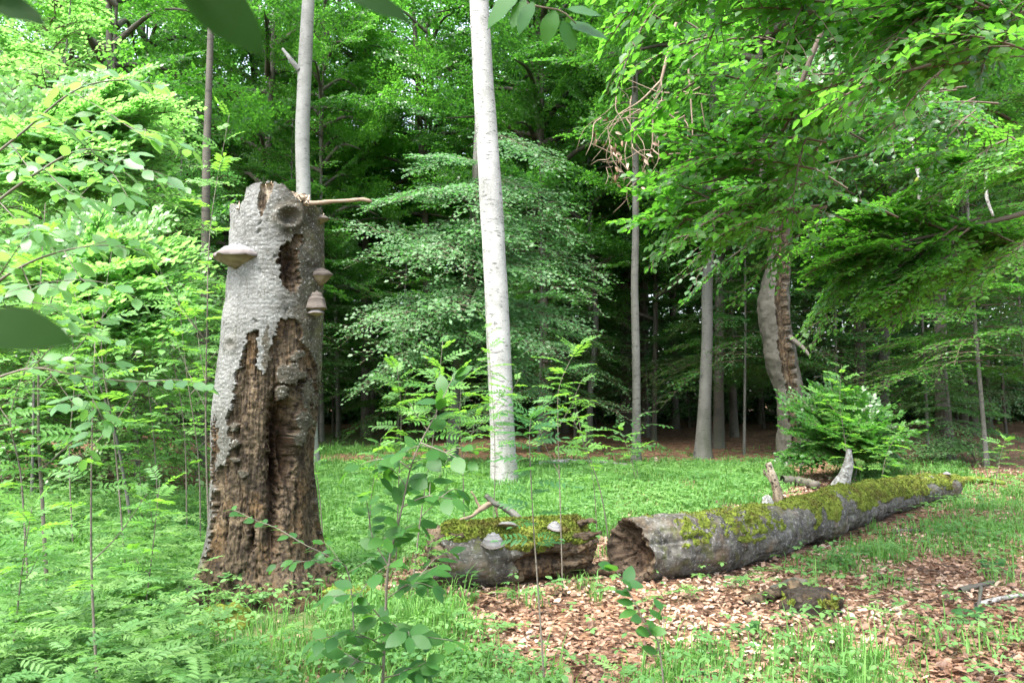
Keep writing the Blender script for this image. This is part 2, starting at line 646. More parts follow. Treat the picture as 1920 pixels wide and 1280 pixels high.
def log_bark():
    b = NB('log_bark')
    v = b.coords((1, 1, 1))
    c = b.mix((.026, .023, .018), (.125, .118, .100), b.ramp(b.noise(v, 5, 6, .7), [(.36, 0.0), (.62, 1.0)]))
    c = b.mix(c, (.30, .295, .28), b.ramp(b.noise(v, 38, 3, .6), [(.56, 0.0), (.66, .6)]))
    c = b.mix(c, (.13, .085, .045), b.ramp(b.noise(v, 3.3, 5, .65), [(.52, 0.0), (.66, .6)]))
    c = b.mix(c, (.075, .085, .022), b.ramp(b.noise(v, 9, 4, .65), [(.54, 0.0), (.64, .6)]))
    cr = b.n('ShaderNodeTexVoronoi', {'Vector': b.coords((26, 26, 34)), 'Scale': 1.0}, feature='DISTANCE_TO_EDGE').outputs['Distance']
    c = b.mix((.03, .027, .023), c, b.ramp(b.noise(b.coords((9, 9, 60)), 1.0, 5, .65, .6), [(.36, .25), (.46, 1.0)]))
    h = b.mix(cr, b.noise(v, 34, 5, .7), .85)
    return b.finish(c, .82, b.bump(h, .7, .015), .25)


M['snag_bark'] = snag_bark()
M['rot'] = rot_wood('rotten_wood')
M['rot_h'] = rot_wood('rotten_wood_lying', (.026, .019, .013), (.110, .082, .055), True)
M['pale_wood'] = rot_wood('splintered_wood', (.19, .145, .10), (.42, .35, .265))
M['black_wood'] = rot_wood('blackened_wood', (.010, .009, .007), (.042, .034, .025))
M['moss'] = moss_mat()
M['log_bark'] = log_bark()


def lichen_wood():
    b = NB('weathered_branch')
    v = b.coords((1, 1, 1))
    c = b.mix((.10, .092, .08), (.30, .29, .265), b.ramp(b.noise(v, 18, 4, .65), [(.35, 0.0), (.62, 1.0)]))
    c = b.mix(c, (.46, .48, .44), b.ramp(b.noise(v, 40, 3, .6), [(.52, 0.0), (.60, .7)]))
    return b.finish(c, .8, b.bump(b.noise(v, 50, 4), .6, .01), .25)


M['lichen'] = lichen_wood()
M['dead_wood'] = NB('dead_twig')
_b = M['dead_wood']
_v = _b.coords((1, 1, 1))
M['dead_wood'] = _b.finish(_b.mix((.13, .09, .06), (.28, .215, .155), _b.noise(_v, 14, 4)), .75, _b.bump(_b.noise(_v, 60, 3), .5, .006))


def dark_bracket():
    b = NB('old_bracket_top')
    v = b.coords((1, 1, 1))
    w = b.n('ShaderNodeMath', {0: b.n('ShaderNodeMath', {0: b.attr('ring'), 1: 30.0}, operation='MULTIPLY').outputs[0]}, operation='SINE').outputs[0]
    m = b.n('ShaderNodeMapRange', {0: w, 1: -1.0, 2: 1.0}).outputs[0]
    c = b.mix((.040, .032, .026), (.125, .108, .092), b.mix(m, b.noise(v, 26, 4), .5))
    return b.finish(c, .8, b.bump(b.noise(v, 60, 4), .6, .008), .2)


def fungus_mats():
    b = NB('bracket_top')
    v = b.coords((1, 1, 1))
    ring = b.attr('ring')
    w = b.n('ShaderNodeMath', {0: ring, 1: 38.0}, operation='MULTIPLY').outputs[0]
    s = b.n('ShaderNodeMath', {0: w}, operation='SINE').outputs[0]
    m = b.n('ShaderNodeMapRange', {0: s, 1: -1.0, 2: 1.0}).outputs[0]
    c = b.mix((.10, .098, .10), (.22, .215, .215), b.mix(m, b.noise(v, 20, 4), .45))
    c = b.mix(c, (.085, .06, .045), b.ramp(ring, [(.86, 0.0), (.99, .6)]))
    top = b.finish(c, .75, b.bump(b.noise(v, 70, 4), .4, .006), .25)
    M['fung_brown'] = dark_bracket()
    b = NB('bracket_pores')
    v = b.coords((1, 1, 1))
    c = b.mix((.12, .095, .06), (.23, .19, .13), b.ramp(b.noise(v, 14, 4), [(.3, 0.0), (.7, 1.0)]))
    und = b.finish(c, .85, b.bump(b.noise(v, 160, 2), .4, .004), .15)
    return top, und


M['fung_top'], M['fung_under'] = fungus_mats()


def ground_mat():
    b = NB('forest_floor')
    v = b.coords((1, 1, 1))
    vor = b.n('ShaderNodeTexVoronoi', {'Vector': b.coords((16, 24, 20)), 'Scale': 1.0, 'Randomness': 1.0})
    sep = b.n('ShaderNodeSeparateColor', {0: vor.outputs['Color']})
    c = b.ramp(sep.outputs[0], [(0, (.070, .032, .018)), (.35, (.17, .085, .048)), (.7, (.30, .165, .095)), (1, (.42, .27, .17))])
    c = b.mix((.045, .026, .017), c, b.ramp(b.noise(v, 3.2, 5, .65), [(.32, 0.0), (.58, 1.0)]))
    c = b.mix(c, (.035, .024, .016), b.ramp(b.noise(v, 40, 3, .6), [(.52, 0.0), (.7, .7)]))
    g = b.mix((.035, .075, .022), (.085, .16, .045), b.noise(v, 22, 4, .7))
    c = b.mix(c, g, b.attr('green'))
    h = b.mix(vor.outputs['Distance'], b.noise(v, 60, 3), .5)
    return b.finish(c, .85, b.bump(h, .8, .03), .2)


M['ground'] = ground_mat()

# ------------------------------------------------------------------ where things grow on the floor
GLADE = [(560, 874), (900, 868), (1200, 872), (1460, 868), (1500, 900), (1420, 950), (1190, 985), (1120, 1010), (820, 1010), (640, 1120), (560, 1040)]
LEFTG = [(-900, 905), (260, 930), (405, 940), (400, 1060), (420, 1120), (860, 1130), (830, 1180), (480, 1200), (380, 1290), (700, 1700), (-1500, 1700)]
FARG = [(590, 812), (640, 808), (800, 815), (810, 845), (590, 852)]
RIGHTG = [(1650, 905), (1960, 900), (2300, 900), (2300, 1040), (1900, 1050), (1780, 1040), (1640, 1060), (1560, 1090), (1480, 1065), (1560, 1040), (1780, 970), (1700, 935)]
BOTG = [(1230, 1225), (1420, 1190), (1600, 1215), (1700, 1240), (1760, 1400), (1200, 1400)]
BOT2 = [(400, 1215), (640, 1160), (860, 1175), (900, 1240), (1050, 1300), (1000, 1500), (500, 1500), (380, 1300)]
BACKR = [(1560, 872), (1800, 868), (1830, 900), (1600, 905)]
MID2 = [(1000, 868), (1460, 866), (1460, 885), (1000, 885)]


def density(x, y):
    """0..1 cover of green on the floor"""
    px, py = proj(np.stack([x, y, gh(x, y)], -1))
    sc = np.clip((py - 740) / 300, .2, 1.3)
    tot = np.zeros(np.shape(x))
    for i, (fx, ax, ay) in enumerate(((1.1, 60, 18), (2.3, 75, 26), (4.1, 85, 32), (6.3, 90, 34))):
        qx, qy = px + ax * n2(x, y, fx, 3 + i) * sc, py + ay * n2(x, y, fx * 1.3, 25 + i) * sc
        d = np.zeros(np.shape(x))
        for poly, v in ((GLADE, 1.0), (LEFTG, .95), (FARG, .9), (RIGHTG, .42), (BOTG, .48), (BOT2, .6), (BACKR, .8), (MID2, .8)):
            d = np.maximum(d, v * inpoly(qx, qy, poly))
        tot += d / 4
    d = tot * np.where(px > 1150, .55 + .9 * sstep(-.2, .5, n2(x, y, 2.6, 91)), 1.0)
    d = np.clip(d, 0, 1)
    tuft = sstep(.25, .55, n2(x, y, 1.9, 9)) * .35
    d = np.maximum(d, np.where(y > 12, tuft * .5, tuft))
    d = np.where(y < 0.5, .5, d)
    return d


def make_ground():
    nr, na = 230, 420
    r = np.concatenate([[0.0], np.geomspace(.6, 260, nr - 1)])
    a = np.concatenate([np.linspace(-.85, .85, 300), np.linspace(.85, 2 * math.pi - .85, na - 298)[1:-1]])
    na = len(a)
    R, A = np.meshgrid(r, a, indexing='ij')
    x, y = R * np.sin(A), R * np.cos(A)
    z = gh(x, y) + .012 * n2(x.ravel(), y.ravel(), 4, 2).reshape(x.shape) * (R < 30)
    V = np.stack([x, y, z], -1).reshape(-1, 3)
    i = np.arange(nr - 1)[:, None] * na
    j = np.arange(na)[None]
    k = (j + 1) % na
    q = np.stack([i + j, i + na + j, i + na + k, i + k], -1).reshape(-1, 4)
    g = density(V[:, 0], V[:, 1])
    me = mk_mesh('forest_floor', V, [q], (M['ground'],), None, {'green': np.clip(g * .8, 0, .8)})
    o = part('forest_floor', me)
    return tag(o, kind='structure')


floor = make_ground()


# ------------------------------------------------------------------ generic bark-covered solid (snag, logs): a fine grid split by masks
def grid_faces(n, m):
    i = np.arange(n - 1)[:, None] * m
    j = np.arange(m)[None]
    k = (j + 1) % m
    return np.stack([i + j, i + k, i + m + k, i + m + j], -1).reshape(-1, 4)


def sub_mesh(name, V, q, fm, mats, attrs):
    """the faces fm of the grid as a mesh of its own"""
    f = q[fm]
    used = np.unique(f)
    mp = np.full(len(V), -1)
    mp[used] = np.arange(len(used))
    return mk_mesh(name, V[used], [mp[f]], mats, None, {k: v[used] for k, v in attrs.items()})


# ------------------------------------------------------------------ the dead standing trunk
def bracket(w, depth, top, under, lumps=0.0, n_ring=26, n_a=36, steps=3):
    """shelf fungus: flat back on x=0 plane (y across, x outward); returns V, quads, ring attr, material index"""
    rows = []
    ring = []
    under_from = None
    a = np.linspace(-math.pi / 2, math.pi / 2, n_a)
    prof = []
    for i in range(n_ring):
        t = i / (n_ring - 1)
        z = top * (1 - t ** 2.4)
        z += .055 * top * math.sin(t * steps * 2 * math.pi)
        prof.append((t, z, t))
    for i in range(1, 5):
        b_ = i / 4 * math.pi / 2
        prof.append((1 + .03 * math.sin(b_ * 2), -.22 * under * math.sin(b_), .97))
    under_from = len(prof)
    for i in range(1, n_ring):
        t = 1 - i / (n_ring - 1)
        prof.append((t * .95, -.22 * under - under * .78 * (1 - t ** 1.6), 1.0))
    V = []
    for (rr, z, g) in prof:
        wob = 1 + .05 * np.sin(a * 3 + 1) * rr + .03 * np.sin(a * 7) * rr
        V.append(np.stack([depth * rr * np.cos(a) * wob - .02, w / 2 * rr * np.sin(a) * wob, np.full(n_a, z) + lumps * np.sin(a * 4 + rr * 5) * rr], -1))
        ring.append(np.full(n_a, g))
    V = np.concatenate(V)
    n = len(prof)
    i = np.arange(n - 1)[:, None] * n_a
    j = np.arange(n_a - 1)[None]
    q = np.stack([i + j, i + n_a + j, i + n_a + j + 1, i + j + 1], -1).reshape(-1, 4)
    mi = np.repeat((np.arange(n - 1) >= under_from - 2).astype(int), n_a - 1)
    return V, q, np.concatenate(ring), mi


def add_bracket(parent, p, d, w, depth, top, under, label=None, tilt=0.0, steps=3, name='bracket_fungus', top_mat='fung_top'):
    V, q, ring, mi = bracket(w, depth, top, under, steps=steps)
    V = V + (.004 + .03 * w) * np.stack([fbm(V + np.asarray(p), 14, 4, s) for s in (3, 4, 5)], -1)
    d = np.array([d[0], d[1], 0.0])
    R = frame(d)
    c, s = math.cos(tilt), math.sin(tilt)
    V = V @ np.array([[c, 0, -s], [0, 1, 0], [s, 0, c]])
    Vw = V @ R.T + np.asarray(p) - loc_of(parent)
    me = mk_mesh(name, Vw, [q], (M[top_mat], M['fung_under']), mi, {'ring': ring})
    return part(name, me, parent, label)


def make_snag():
    D = SNAG_XY[1]
    ys = [342, 385, 450, 500, 560, 620, 700, 760, 820, 870, 930, 980, 1020, 1055, 1085, 1110, 1150]
    xl = [440, 437, 436, 433, 427, 420, 411, 404, 401, 402, 402, 398, 394, 389, 380, 372, 360]
    xr = [604, 607, 606, 605, 603, 602, 598, 594, 588, 585, 589, 594, 598, 604, 618, 640, 668]
    L = np.array([at(x, y, D) for x, y in zip(xl, ys)])
    R_ = np.array([at(x, y, D) for x, y in zip(xr, ys)])
    zz = L[::-1, 2]
    cx = ((L + R_) / 2)[::-1, 0]
    rr = ((R_ - L) / 2)[::-1, 0]
    base_z = float(gh(*SNAG_XY)) - .12
    root = thing('dead_tree_snag', (SNAG_XY[0], SNAG_XY[1], base_z + .12), 'broken dead beech trunk, bark half peeled, with shelf fungi and rotten brown wood below', 'dead tree')
    nt, nz = 330, 520
    # finer steps on the side the path sees
    u = np.linspace(0, 1, nt, endpoint=False)
    th = 2 * math.pi * (u + .07 * np.sin(2 * math.pi * u)) - math.pi / 2 + math.pi
    th = th % (2 * math.pi)
    ct, st = np.cos(th), np.sin(th)
    # broken rim: height over angle, given at the pixel column of the front half
    colx = np.interp(ct, [-1, 1], [437, 607])
    topy_f = np.interp(colx, [430, 440, 452, 460, 478, 484, 488, 500, 515, 530, 545, 556, 563, 572, 580, 590, 600, 610],
                       [384, 386, 383, 385, 382, 378, 352, 347, 346, 343, 345, 347, 356, 371, 378, 382, 386, 392])
    topy_b = np.interp(colx, [430, 470, 482, 492, 520, 556, 566, 610], [400, 402, 398, 366, 358, 362, 392, 402])
    front = sstep(-.1, .25, -st)
    topy = topy_f * front + topy_b * (1 - front)
    ztop = np.array([at(500, y, D + .33 * s_)[2] for y, s_ in zip(topy, st)]) + .012 * vnoise(np.stack([ct * 14, st * 14, 0 * ct], -1), 5)
    s = np.linspace(0, 1, nz)[:, None]
    Z = base_z + (ztop[None] - base_z) * s
    CX = np.interp(Z, zz, cx)
    RR = np.interp(Z, zz, rr)
    TH = np.broadcast_to(th, Z.shape)
    C, S = np.broadcast_to(ct, Z.shape), np.broadcast_to(st, Z.shape)
    P0 = np.stack([CX + RR * C, D + RR * S, Z], -1).reshape(-1, 3)
    px, py = proj(P0)
    fr = (S.ravel() < .15)
    # ragged outlines
    N1 = fbm(P0, 16, 4, 21)
    N2 = fbm(P0, 40, 3, 31)
    qx = px + 9 * N1 + 5 * N2
    qy = py + 11 * fbm(P0, 13, 4, 41) + 5 * N2
    LOWER = [(527, 600), (545, 596), (560, 606), (566, 640), (580, 660), (594, 690), (597, 760), (592, 840), (594, 950), (604, 1030), (660, 1100), (700, 1200), (330, 1200), (372, 1110),
             (386, 1070), (397, 1040), (399, 960), (398, 890), (412, 872), (428, 865), (432, 830), (424, 790), (436, 745), (440, 715), (447, 690), (455, 662), (466, 630), (474, 616),
             (481, 620), (483, 650), (481, 690), (493, 706), (504, 692), (506, 662), (517, 625)]
    LOWER_B = [(398, 800), (404, 780), (408, 840), (404, 880), (396, 900)]
    UPPER = [(526, 462), (537, 452), (548, 456), (551, 438), (565, 438), (564, 456), (559, 470), (561, 500), (566, 530), (554, 547), (528, 532), (520, 492)]
    SPL = [(483, 376), (489, 345), (513, 340), (512, 350), (505, 372), (497, 392), (491, 406), (486, 398)]
    woodm = fr & (inpoly(qx, qy, LOWER) | inpoly(qx, qy, LOWER_B) | inpoly(qx, qy, UPPER))
    spl = fr & inpoly(px + 3 * N2, py + 3 * N1, SPL)
    # bark islands left on the rotten part
    isl = [(545, 700, 34, 26, .030), (530, 735, 18, 22, .02), (556, 668, 16, 14, .012), (568, 790, 20, 22, .034), (560, 822, 15, 17, .032), (578, 742, 14, 40, .012), (500, 640, 8, 40, .0), (498, 680, 10, 22, .006),
           (439, 835, 8, 12, .016), (441, 865, 9, 10, .018), (436, 800, 7, 12, .01), (455, 885, 10, 9, .014)]
    bump = np.zeros(len(P0))
    keep = np.zeros(len(P0), bool)
    for (ix, iy, ax, ay, hgt) in isl:
        e = ((qx - ix) / ax) ** 2 + ((qy - iy) / ay) ** 2
        g = np.exp(-e * 1.2) * fr
        bump += hgt * 1.5 * g
        keep |= (e + .55 * N1 + .2 * N2 < .62) & fr
    woodm &= ~keep
    # shelf of wood depth
    big = fbm(P0, (14, 14, 2.2), 4, 51)
    fib = fbm(P0, (60, 60, 4), 4, 61)
    G = lambda x0, y0, ax, ay: np.exp(-((qx - x0) / ax) ** 2 - ((qy - y0) / ay) ** 2) * fr
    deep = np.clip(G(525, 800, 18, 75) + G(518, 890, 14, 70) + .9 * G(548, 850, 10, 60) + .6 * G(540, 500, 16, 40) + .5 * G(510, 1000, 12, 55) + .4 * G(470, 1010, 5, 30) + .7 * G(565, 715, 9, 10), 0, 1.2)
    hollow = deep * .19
    split = np.maximum(0, fbm(P0, (26, 26, 1.6), 4, 131) - .12)
    d_wood = -.030 + .020 * big + .016 * fib - .10 * split - hollow + bump * .8 + .010 * fbm(P0, 30, 3, 71)
    ridge = fbm(P0, (9, 9, 1.1), 3, 81)
    d_bark = .008 * ridge + .0055 * fbm(P0, (42, 42, 60), 3, 91) + .010 * fbm(P0, 5, 3, 95) + bump * .5
    # knot near the top, small knots, branch scar, holes
    kd = np.hypot((px - 541) / 24, (py - 407) / 20)
    d_bark += fr * (.028 * np.exp(-((kd - .95) / .32) ** 2) - .055 * np.exp(-(kd / .55) ** 2) + .02 * np.exp(-(((px - 575) / 18) ** 2 + ((py - 384) / 14) ** 2)))
    kd2 = np.hypot((px - 432) / 13, (py - 645) / 15)
    d_bark += fr * (.012 * np.exp(-((kd2 - .8) / .4) ** 2) - .010 * np.exp(-(kd2 / .5) ** 2))
    for (hx, hy, hr) in ((486, 418, 3.5), (485, 434, 3.5), (488, 508, 5), (478, 602, 3), (536, 582, 4), (519, 480, 3), (560, 520, 4), (571, 455, 5), (582, 500, 5), (420, 560, 3)):
        d_bark -= fr * .02 * np.exp(-(((qx - hx) / hr) ** 2 + ((py - hy) / (hr * 1.4)) ** 2))
    d_bark += sstep(560, 600, px) * fr * .012 * fbm(P0, 18, 4, 99)
    disp = np.where(woodm, d_wood, d_bark)
    disp = np.where(spl, -.035 + .012 * fib, disp)
    # root flare
    hz = np.maximum(0, P0[:, 2] - base_z - .10)
    TT = TH.ravel()
    lobes = .5 + .5 * np.sin(5 * TT + .6 + .8 * np.sin(2 * TT))
    disp += np.exp(-hz / .17) * (.15 * lobes - .02) + np.exp(-hz / .5) * .025 * lobes
    Vn = P0 + np.stack([C.ravel(), S.ravel(), 0 * TT], -1) * disp[:, None]
    Vn += .004 * np.stack([fbm(P0, 30, 2, 7), fbm(P0, 30, 2, 8), fbm(P0, 30, 2, 9)], -1) * woodm[:, None]
    q = grid_faces(nz, nt)
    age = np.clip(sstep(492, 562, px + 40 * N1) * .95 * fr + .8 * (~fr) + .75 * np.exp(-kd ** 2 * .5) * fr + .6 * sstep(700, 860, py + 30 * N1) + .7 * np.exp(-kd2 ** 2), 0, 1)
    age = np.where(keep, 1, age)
    moss = np.clip(sstep(560, 600, px) * .35 + sstep(1020, 1100, py) * 1.2, 0, 1.3)
    base = loc_of(root)
    Vl = Vn - base
    wv = woodm[q].mean(1) >= .5
    sv = spl[q].mean(1) >= .5
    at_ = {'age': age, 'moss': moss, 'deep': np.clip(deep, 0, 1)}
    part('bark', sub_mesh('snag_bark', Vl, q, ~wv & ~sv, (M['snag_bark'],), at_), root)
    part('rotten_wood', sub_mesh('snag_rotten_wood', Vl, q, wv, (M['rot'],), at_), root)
    part('broken_rim', sub_mesh('snag_splintered_wood', Vl, q, sv, (M['pale_wood'],), at_), root)
    # broken top: sinks into a hollow
    top = Vn.reshape(nz, nt, 3)[-1]
    c = top.mean(0)
    rows = [top]
    for k, (sc, dz) in enumerate(((.9, -.02), (.8, -.10), (.6, -.26), (.3, -.34), (.02, -.36))):
        r_ = c + (top - c) * [sc, sc, 0]
        r_[:, 2] = top[:, 2] * (1 - k / 5) + c[2] * k / 5 + dz + .02 * vnoise(r_ * 20, k)
        rows.append(r_)
    Vt = np.concatenate(rows)
    part('broken_top', mk_mesh('snag_broken_top', Vt - base, [grid_faces(len(rows), nt)], (M['pale_wood'],), None, {'deep': np.zeros(len(Vt))}), root)
    # splinters standing on the rim
    for (x0, y0, x1, y1, w) in ((489, 372, 492, 345, 5), (497, 360, 500, 341, 5), (507, 355, 509, 340, 4), (446, 392, 449, 377, 3), (470, 390, 474, 377, 3), (563, 372, 578, 368, 6), (575, 384, 580, 366, 5)):
        p0, p1 = at(x0, y0, D - .30), at(x1, y1, D - .27)
        V, a_, b_ = tube(smooth_path([p0, (p0 + p1) / 2 + [.004, 0, 0], p1], 6), np.linspace(w, w * .25, 6) / F * D, 6)
        part('splinter', mk_mesh('splinter', V - base, [a_, b_], (M['pale_wood'],), None, {'deep': np.zeros(len(V))}), root)
    # the dead twig pointing right
    pts = [at(572, 380, D - .26), at(590, 381, D - .30), at(622, 378, D - .31), at(655, 376, D - .32), at(680, 374, D - .33), at(697, 378, D - .33)]
    P = smooth_path(pts, 16)
    V, a_, b_ = tube(P, np.array([5.5, 5, 4.4, 4.2, 4.0, 4.4, 3.9, 3.6, 3.5, 3.9, 3.4, 3.3, 3.6, 3.5, 3.0, 2.2]) / F * D, 8)
    V += .003 * np.stack([fbm(V, 40, 2, k) for k in (1, 2, 3)], -1)
    part('dead_twig', mk_mesh('dead_twig', V - base, [a_, b_], (M['dead_wood'],)), root)
    # shelf fungi
    r0 = float(np.interp(at(445, 480, D)[2], zz, rr))
    add_bracket(root, at(455, 481, D - .24), (-.55, -.83), .44, .23, .085, .12, 'large pale shelf fungus on the lit side of the trunk', -.05, 4)
    add_bracket(root, at(601, 409, D - .05), (.97, -.2), .13, .085, .03, .05, None, 0, 2, top_mat='fung_brown')
    add_bracket(root, at(602, 515, D - .08), (.95, -.3), .17, .105, .05, .09, None, -.1, 3, top_mat='fung_brown')
    add_bracket(root, at(595, 577, D - .20), (.62, -.78), .16, .09, .13, .03, 'brown hoof-shaped fungus in steps on the shaded edge', 0, 3, top_mat='fung_brown')
    add_bracket(root, at(594, 586, D - .22), (.5, -.85), .12, .07, .03, .03, None, 0, 2)
    return root


snag = make_snag()


# ------------------------------------------------------------------ logs
def mossy(name, V, q, fm, at_, per_m2=9000):
    """a moss cushion: the surface patch with short shoots standing on it"""
    f = q[fm]
    A, B, C_, D_ = (V[f[:, k]] for k in range(4))
    nr = np.cross(C_ - A, D_ - B)
    ar = np.linalg.norm(nr, axis=1) / 2
    nr = -norm(nr)
    nr = nr * np.where((nr[:, 2:3] < 0) & (ar[:, None] > 0), -1, 1)
    n = int(min(14000, per_m2 * ar.sum()))
    i = rng.choice(len(f), n, p=ar / ar.sum())
    u, w = rng.random((n, 1)), rng.random((n, 1))
    P = (A[i] * (1 - u) + B[i] * u) * (1 - w) + (D_[i] * (1 - u) + C_[i] * u) * w
    X, Z = ortho(nr[i] + rng.normal(0, .55, (n, 3)), rng.normal(0, 1, (n, 3)))
    L = dict(P=P - nr[i] * .004, X=X, Z=Z, S=rng.uniform(.012, .028, n), t=rng.random(n))
    V2, q2, t2, _ = leaves_geo(L, 'far')
    used = np.unique(f)
    mp = np.full(len(V), -1)
    mp[used] = np.arange(len(used))
    k = len(used)
    return mk_mesh(name, np.vstack([V[used], V2]), [mp[f], t2 + k], (M['moss'],), None, {'deep': np.zeros(k + len(V2))})


def log_solid(root, axis, rad, ns, nt, fn, end0=.12, end1=.06, wood='rot_h', hollow0=.25):
    """a lying trunk along a path. fn(P, s, up, px, py, N) -> displacement, moss(bool), wood(bool)"""
    A = smooth_path(axis, ns)
    Rr = np.interp(np.linspace(0, 1, ns), np.linspace(0, 1, len(rad)), rad)
    T = norm(np.gradient(A, axis=0))
    side = norm(np.cross(T, [0, 0, 1.0]))          # points to the camera side for a log running to the right
    up = np.cross(side, T)
    th = np.linspace(0, 2 * math.pi, nt, endpoint=False)
    D = np.cos(th)[None, :, None] * side[:, None] + np.sin(th)[None, :, None] * up[:, None]
    P = A[:, None] + Rr[:, None, None] * D
    s = np.broadcast_to(np.linspace(0, 1, ns)[:, None], (ns, nt))
    upv = np.broadcast_to(np.sin(th)[None], (ns, nt))
    Pf = P.reshape(-1, 3)
    px, py = proj(Pf)
    disp, moss, wd, deep = fn(Pf, s.ravel(), upv.ravel(), px, py, np.broadcast_to(np.cos(th)[None], (ns, nt)).ravel())
    V = (Pf + D.reshape(-1, 3) * disp[:, None]).reshape(ns, nt, 3)
    # ragged broken ends: the rim runs further out here, less far there
    rag0 = .10 * fbm(np.stack([np.cos(th) * 1.6, np.sin(th) * 1.6, 0 * th], -1), 1.0, 4, 61) + .03 * vnoise(np.stack([np.cos(th) * 9, np.sin(th) * 9, 0 * th], -1), 62)
    rag1 = .07 * fbm(np.stack([np.cos(th) * 1.6, np.sin(th) * 1.6, 0 * th + 5], -1), 1.0, 4, 63)
    Ls_ = np.linalg.norm(np.diff(A, axis=0), axis=1).sum()
    s_m = s * Ls_
    V = V + T[:, None] * (rag0[None] * np.exp(-s_m / .12) + rag1[None] * np.exp(-(Ls_ - s_m) / .12))[..., None]
    moss = moss.reshape(ns, nt)
    wd = wd.reshape(ns, nt)
    deep = deep.reshape(ns, nt)
    rows, mr, wr, dr = [V], [moss], [wd], [deep]

    def endcap(ring, c, t, sgn, depth):
        out = []
        for k, sc in enumerate((.97, .93, .89, .85, .80, .74, .68, .61, .53, .45, .36, .27, .18, .09, .01)):
            dp = 1 - sstep(.45, .95, np.array(sc))
            r_ = c + (ring - c) * sc
            nz_ = 1.3 * fbm(r_, 11, 4, 13) + .5 * fbm(r_, 40, 3, 14)
            r_ = r_ + sgn * t * (-depth * dp + .06 * nz_ * min(1, k * .25 + .2))[:, None]
            r_ = r_ + (ring - c) * (.05 * fbm(r_, 9, 2, 33) * (k > 0))[:, None]
            out.append(r_)
        return out
    c0 = endcap(V[0], A[0], T[0], -1, end0)
    c1 = endcap(V[-1], A[-1], T[-1], 1, end1)
    G = np.concatenate([np.stack(c0[::-1]), V, np.stack(c1)])
    n0, n1 = len(c0), len(c1)
    f = lambda a, v: np.concatenate([np.full((n0, nt), v), a, np.full((n1, nt), v)]).ravel()
    mo, wo_ = f(moss, False).astype(bool), f(wd, True).astype(bool)
    de = np.concatenate([np.broadcast_to(np.linspace(.9, 0, n0)[:, None], (n0, nt)), deep, np.broadcast_to(np.linspace(0, .5, n1)[:, None], (n1, nt))]).ravel()
    Vl = G.reshape(-1, 3) - loc_of(root)
    q = grid_faces(len(G), nt)[:, ::-1]
    mf = mo[q].mean(1) >= .5
    wf = (wo_[q].mean(1) >= .5) & ~mf
    at_ = {'deep': de}
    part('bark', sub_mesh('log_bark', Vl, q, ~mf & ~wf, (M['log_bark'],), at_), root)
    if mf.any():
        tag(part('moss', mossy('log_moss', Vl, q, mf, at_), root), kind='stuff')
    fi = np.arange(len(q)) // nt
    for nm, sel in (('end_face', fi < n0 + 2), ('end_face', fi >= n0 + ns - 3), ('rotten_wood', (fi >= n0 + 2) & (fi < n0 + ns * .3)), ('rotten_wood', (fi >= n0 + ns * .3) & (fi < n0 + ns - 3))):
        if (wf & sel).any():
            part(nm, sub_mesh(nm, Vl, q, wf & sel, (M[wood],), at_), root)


def stub(root, pts, r0, r1, mat, name='branch_stub', label=None, rough=.012, sides=12, n=18):
    P = smooth_path(pts, n)
    V, a_, b_ = tube(P, np.linspace(r0, r1, n), sides)
    V = V + rough * np.stack([fbm(V, 25, 3, k) for k in (11, 12, 13)], -1)
    at_ = {'deep': np.zeros(len(V))}
    return part(name, mk_mesh(name, V - loc_of(root), [a_, b_], (mat,), None, at_), root, label)


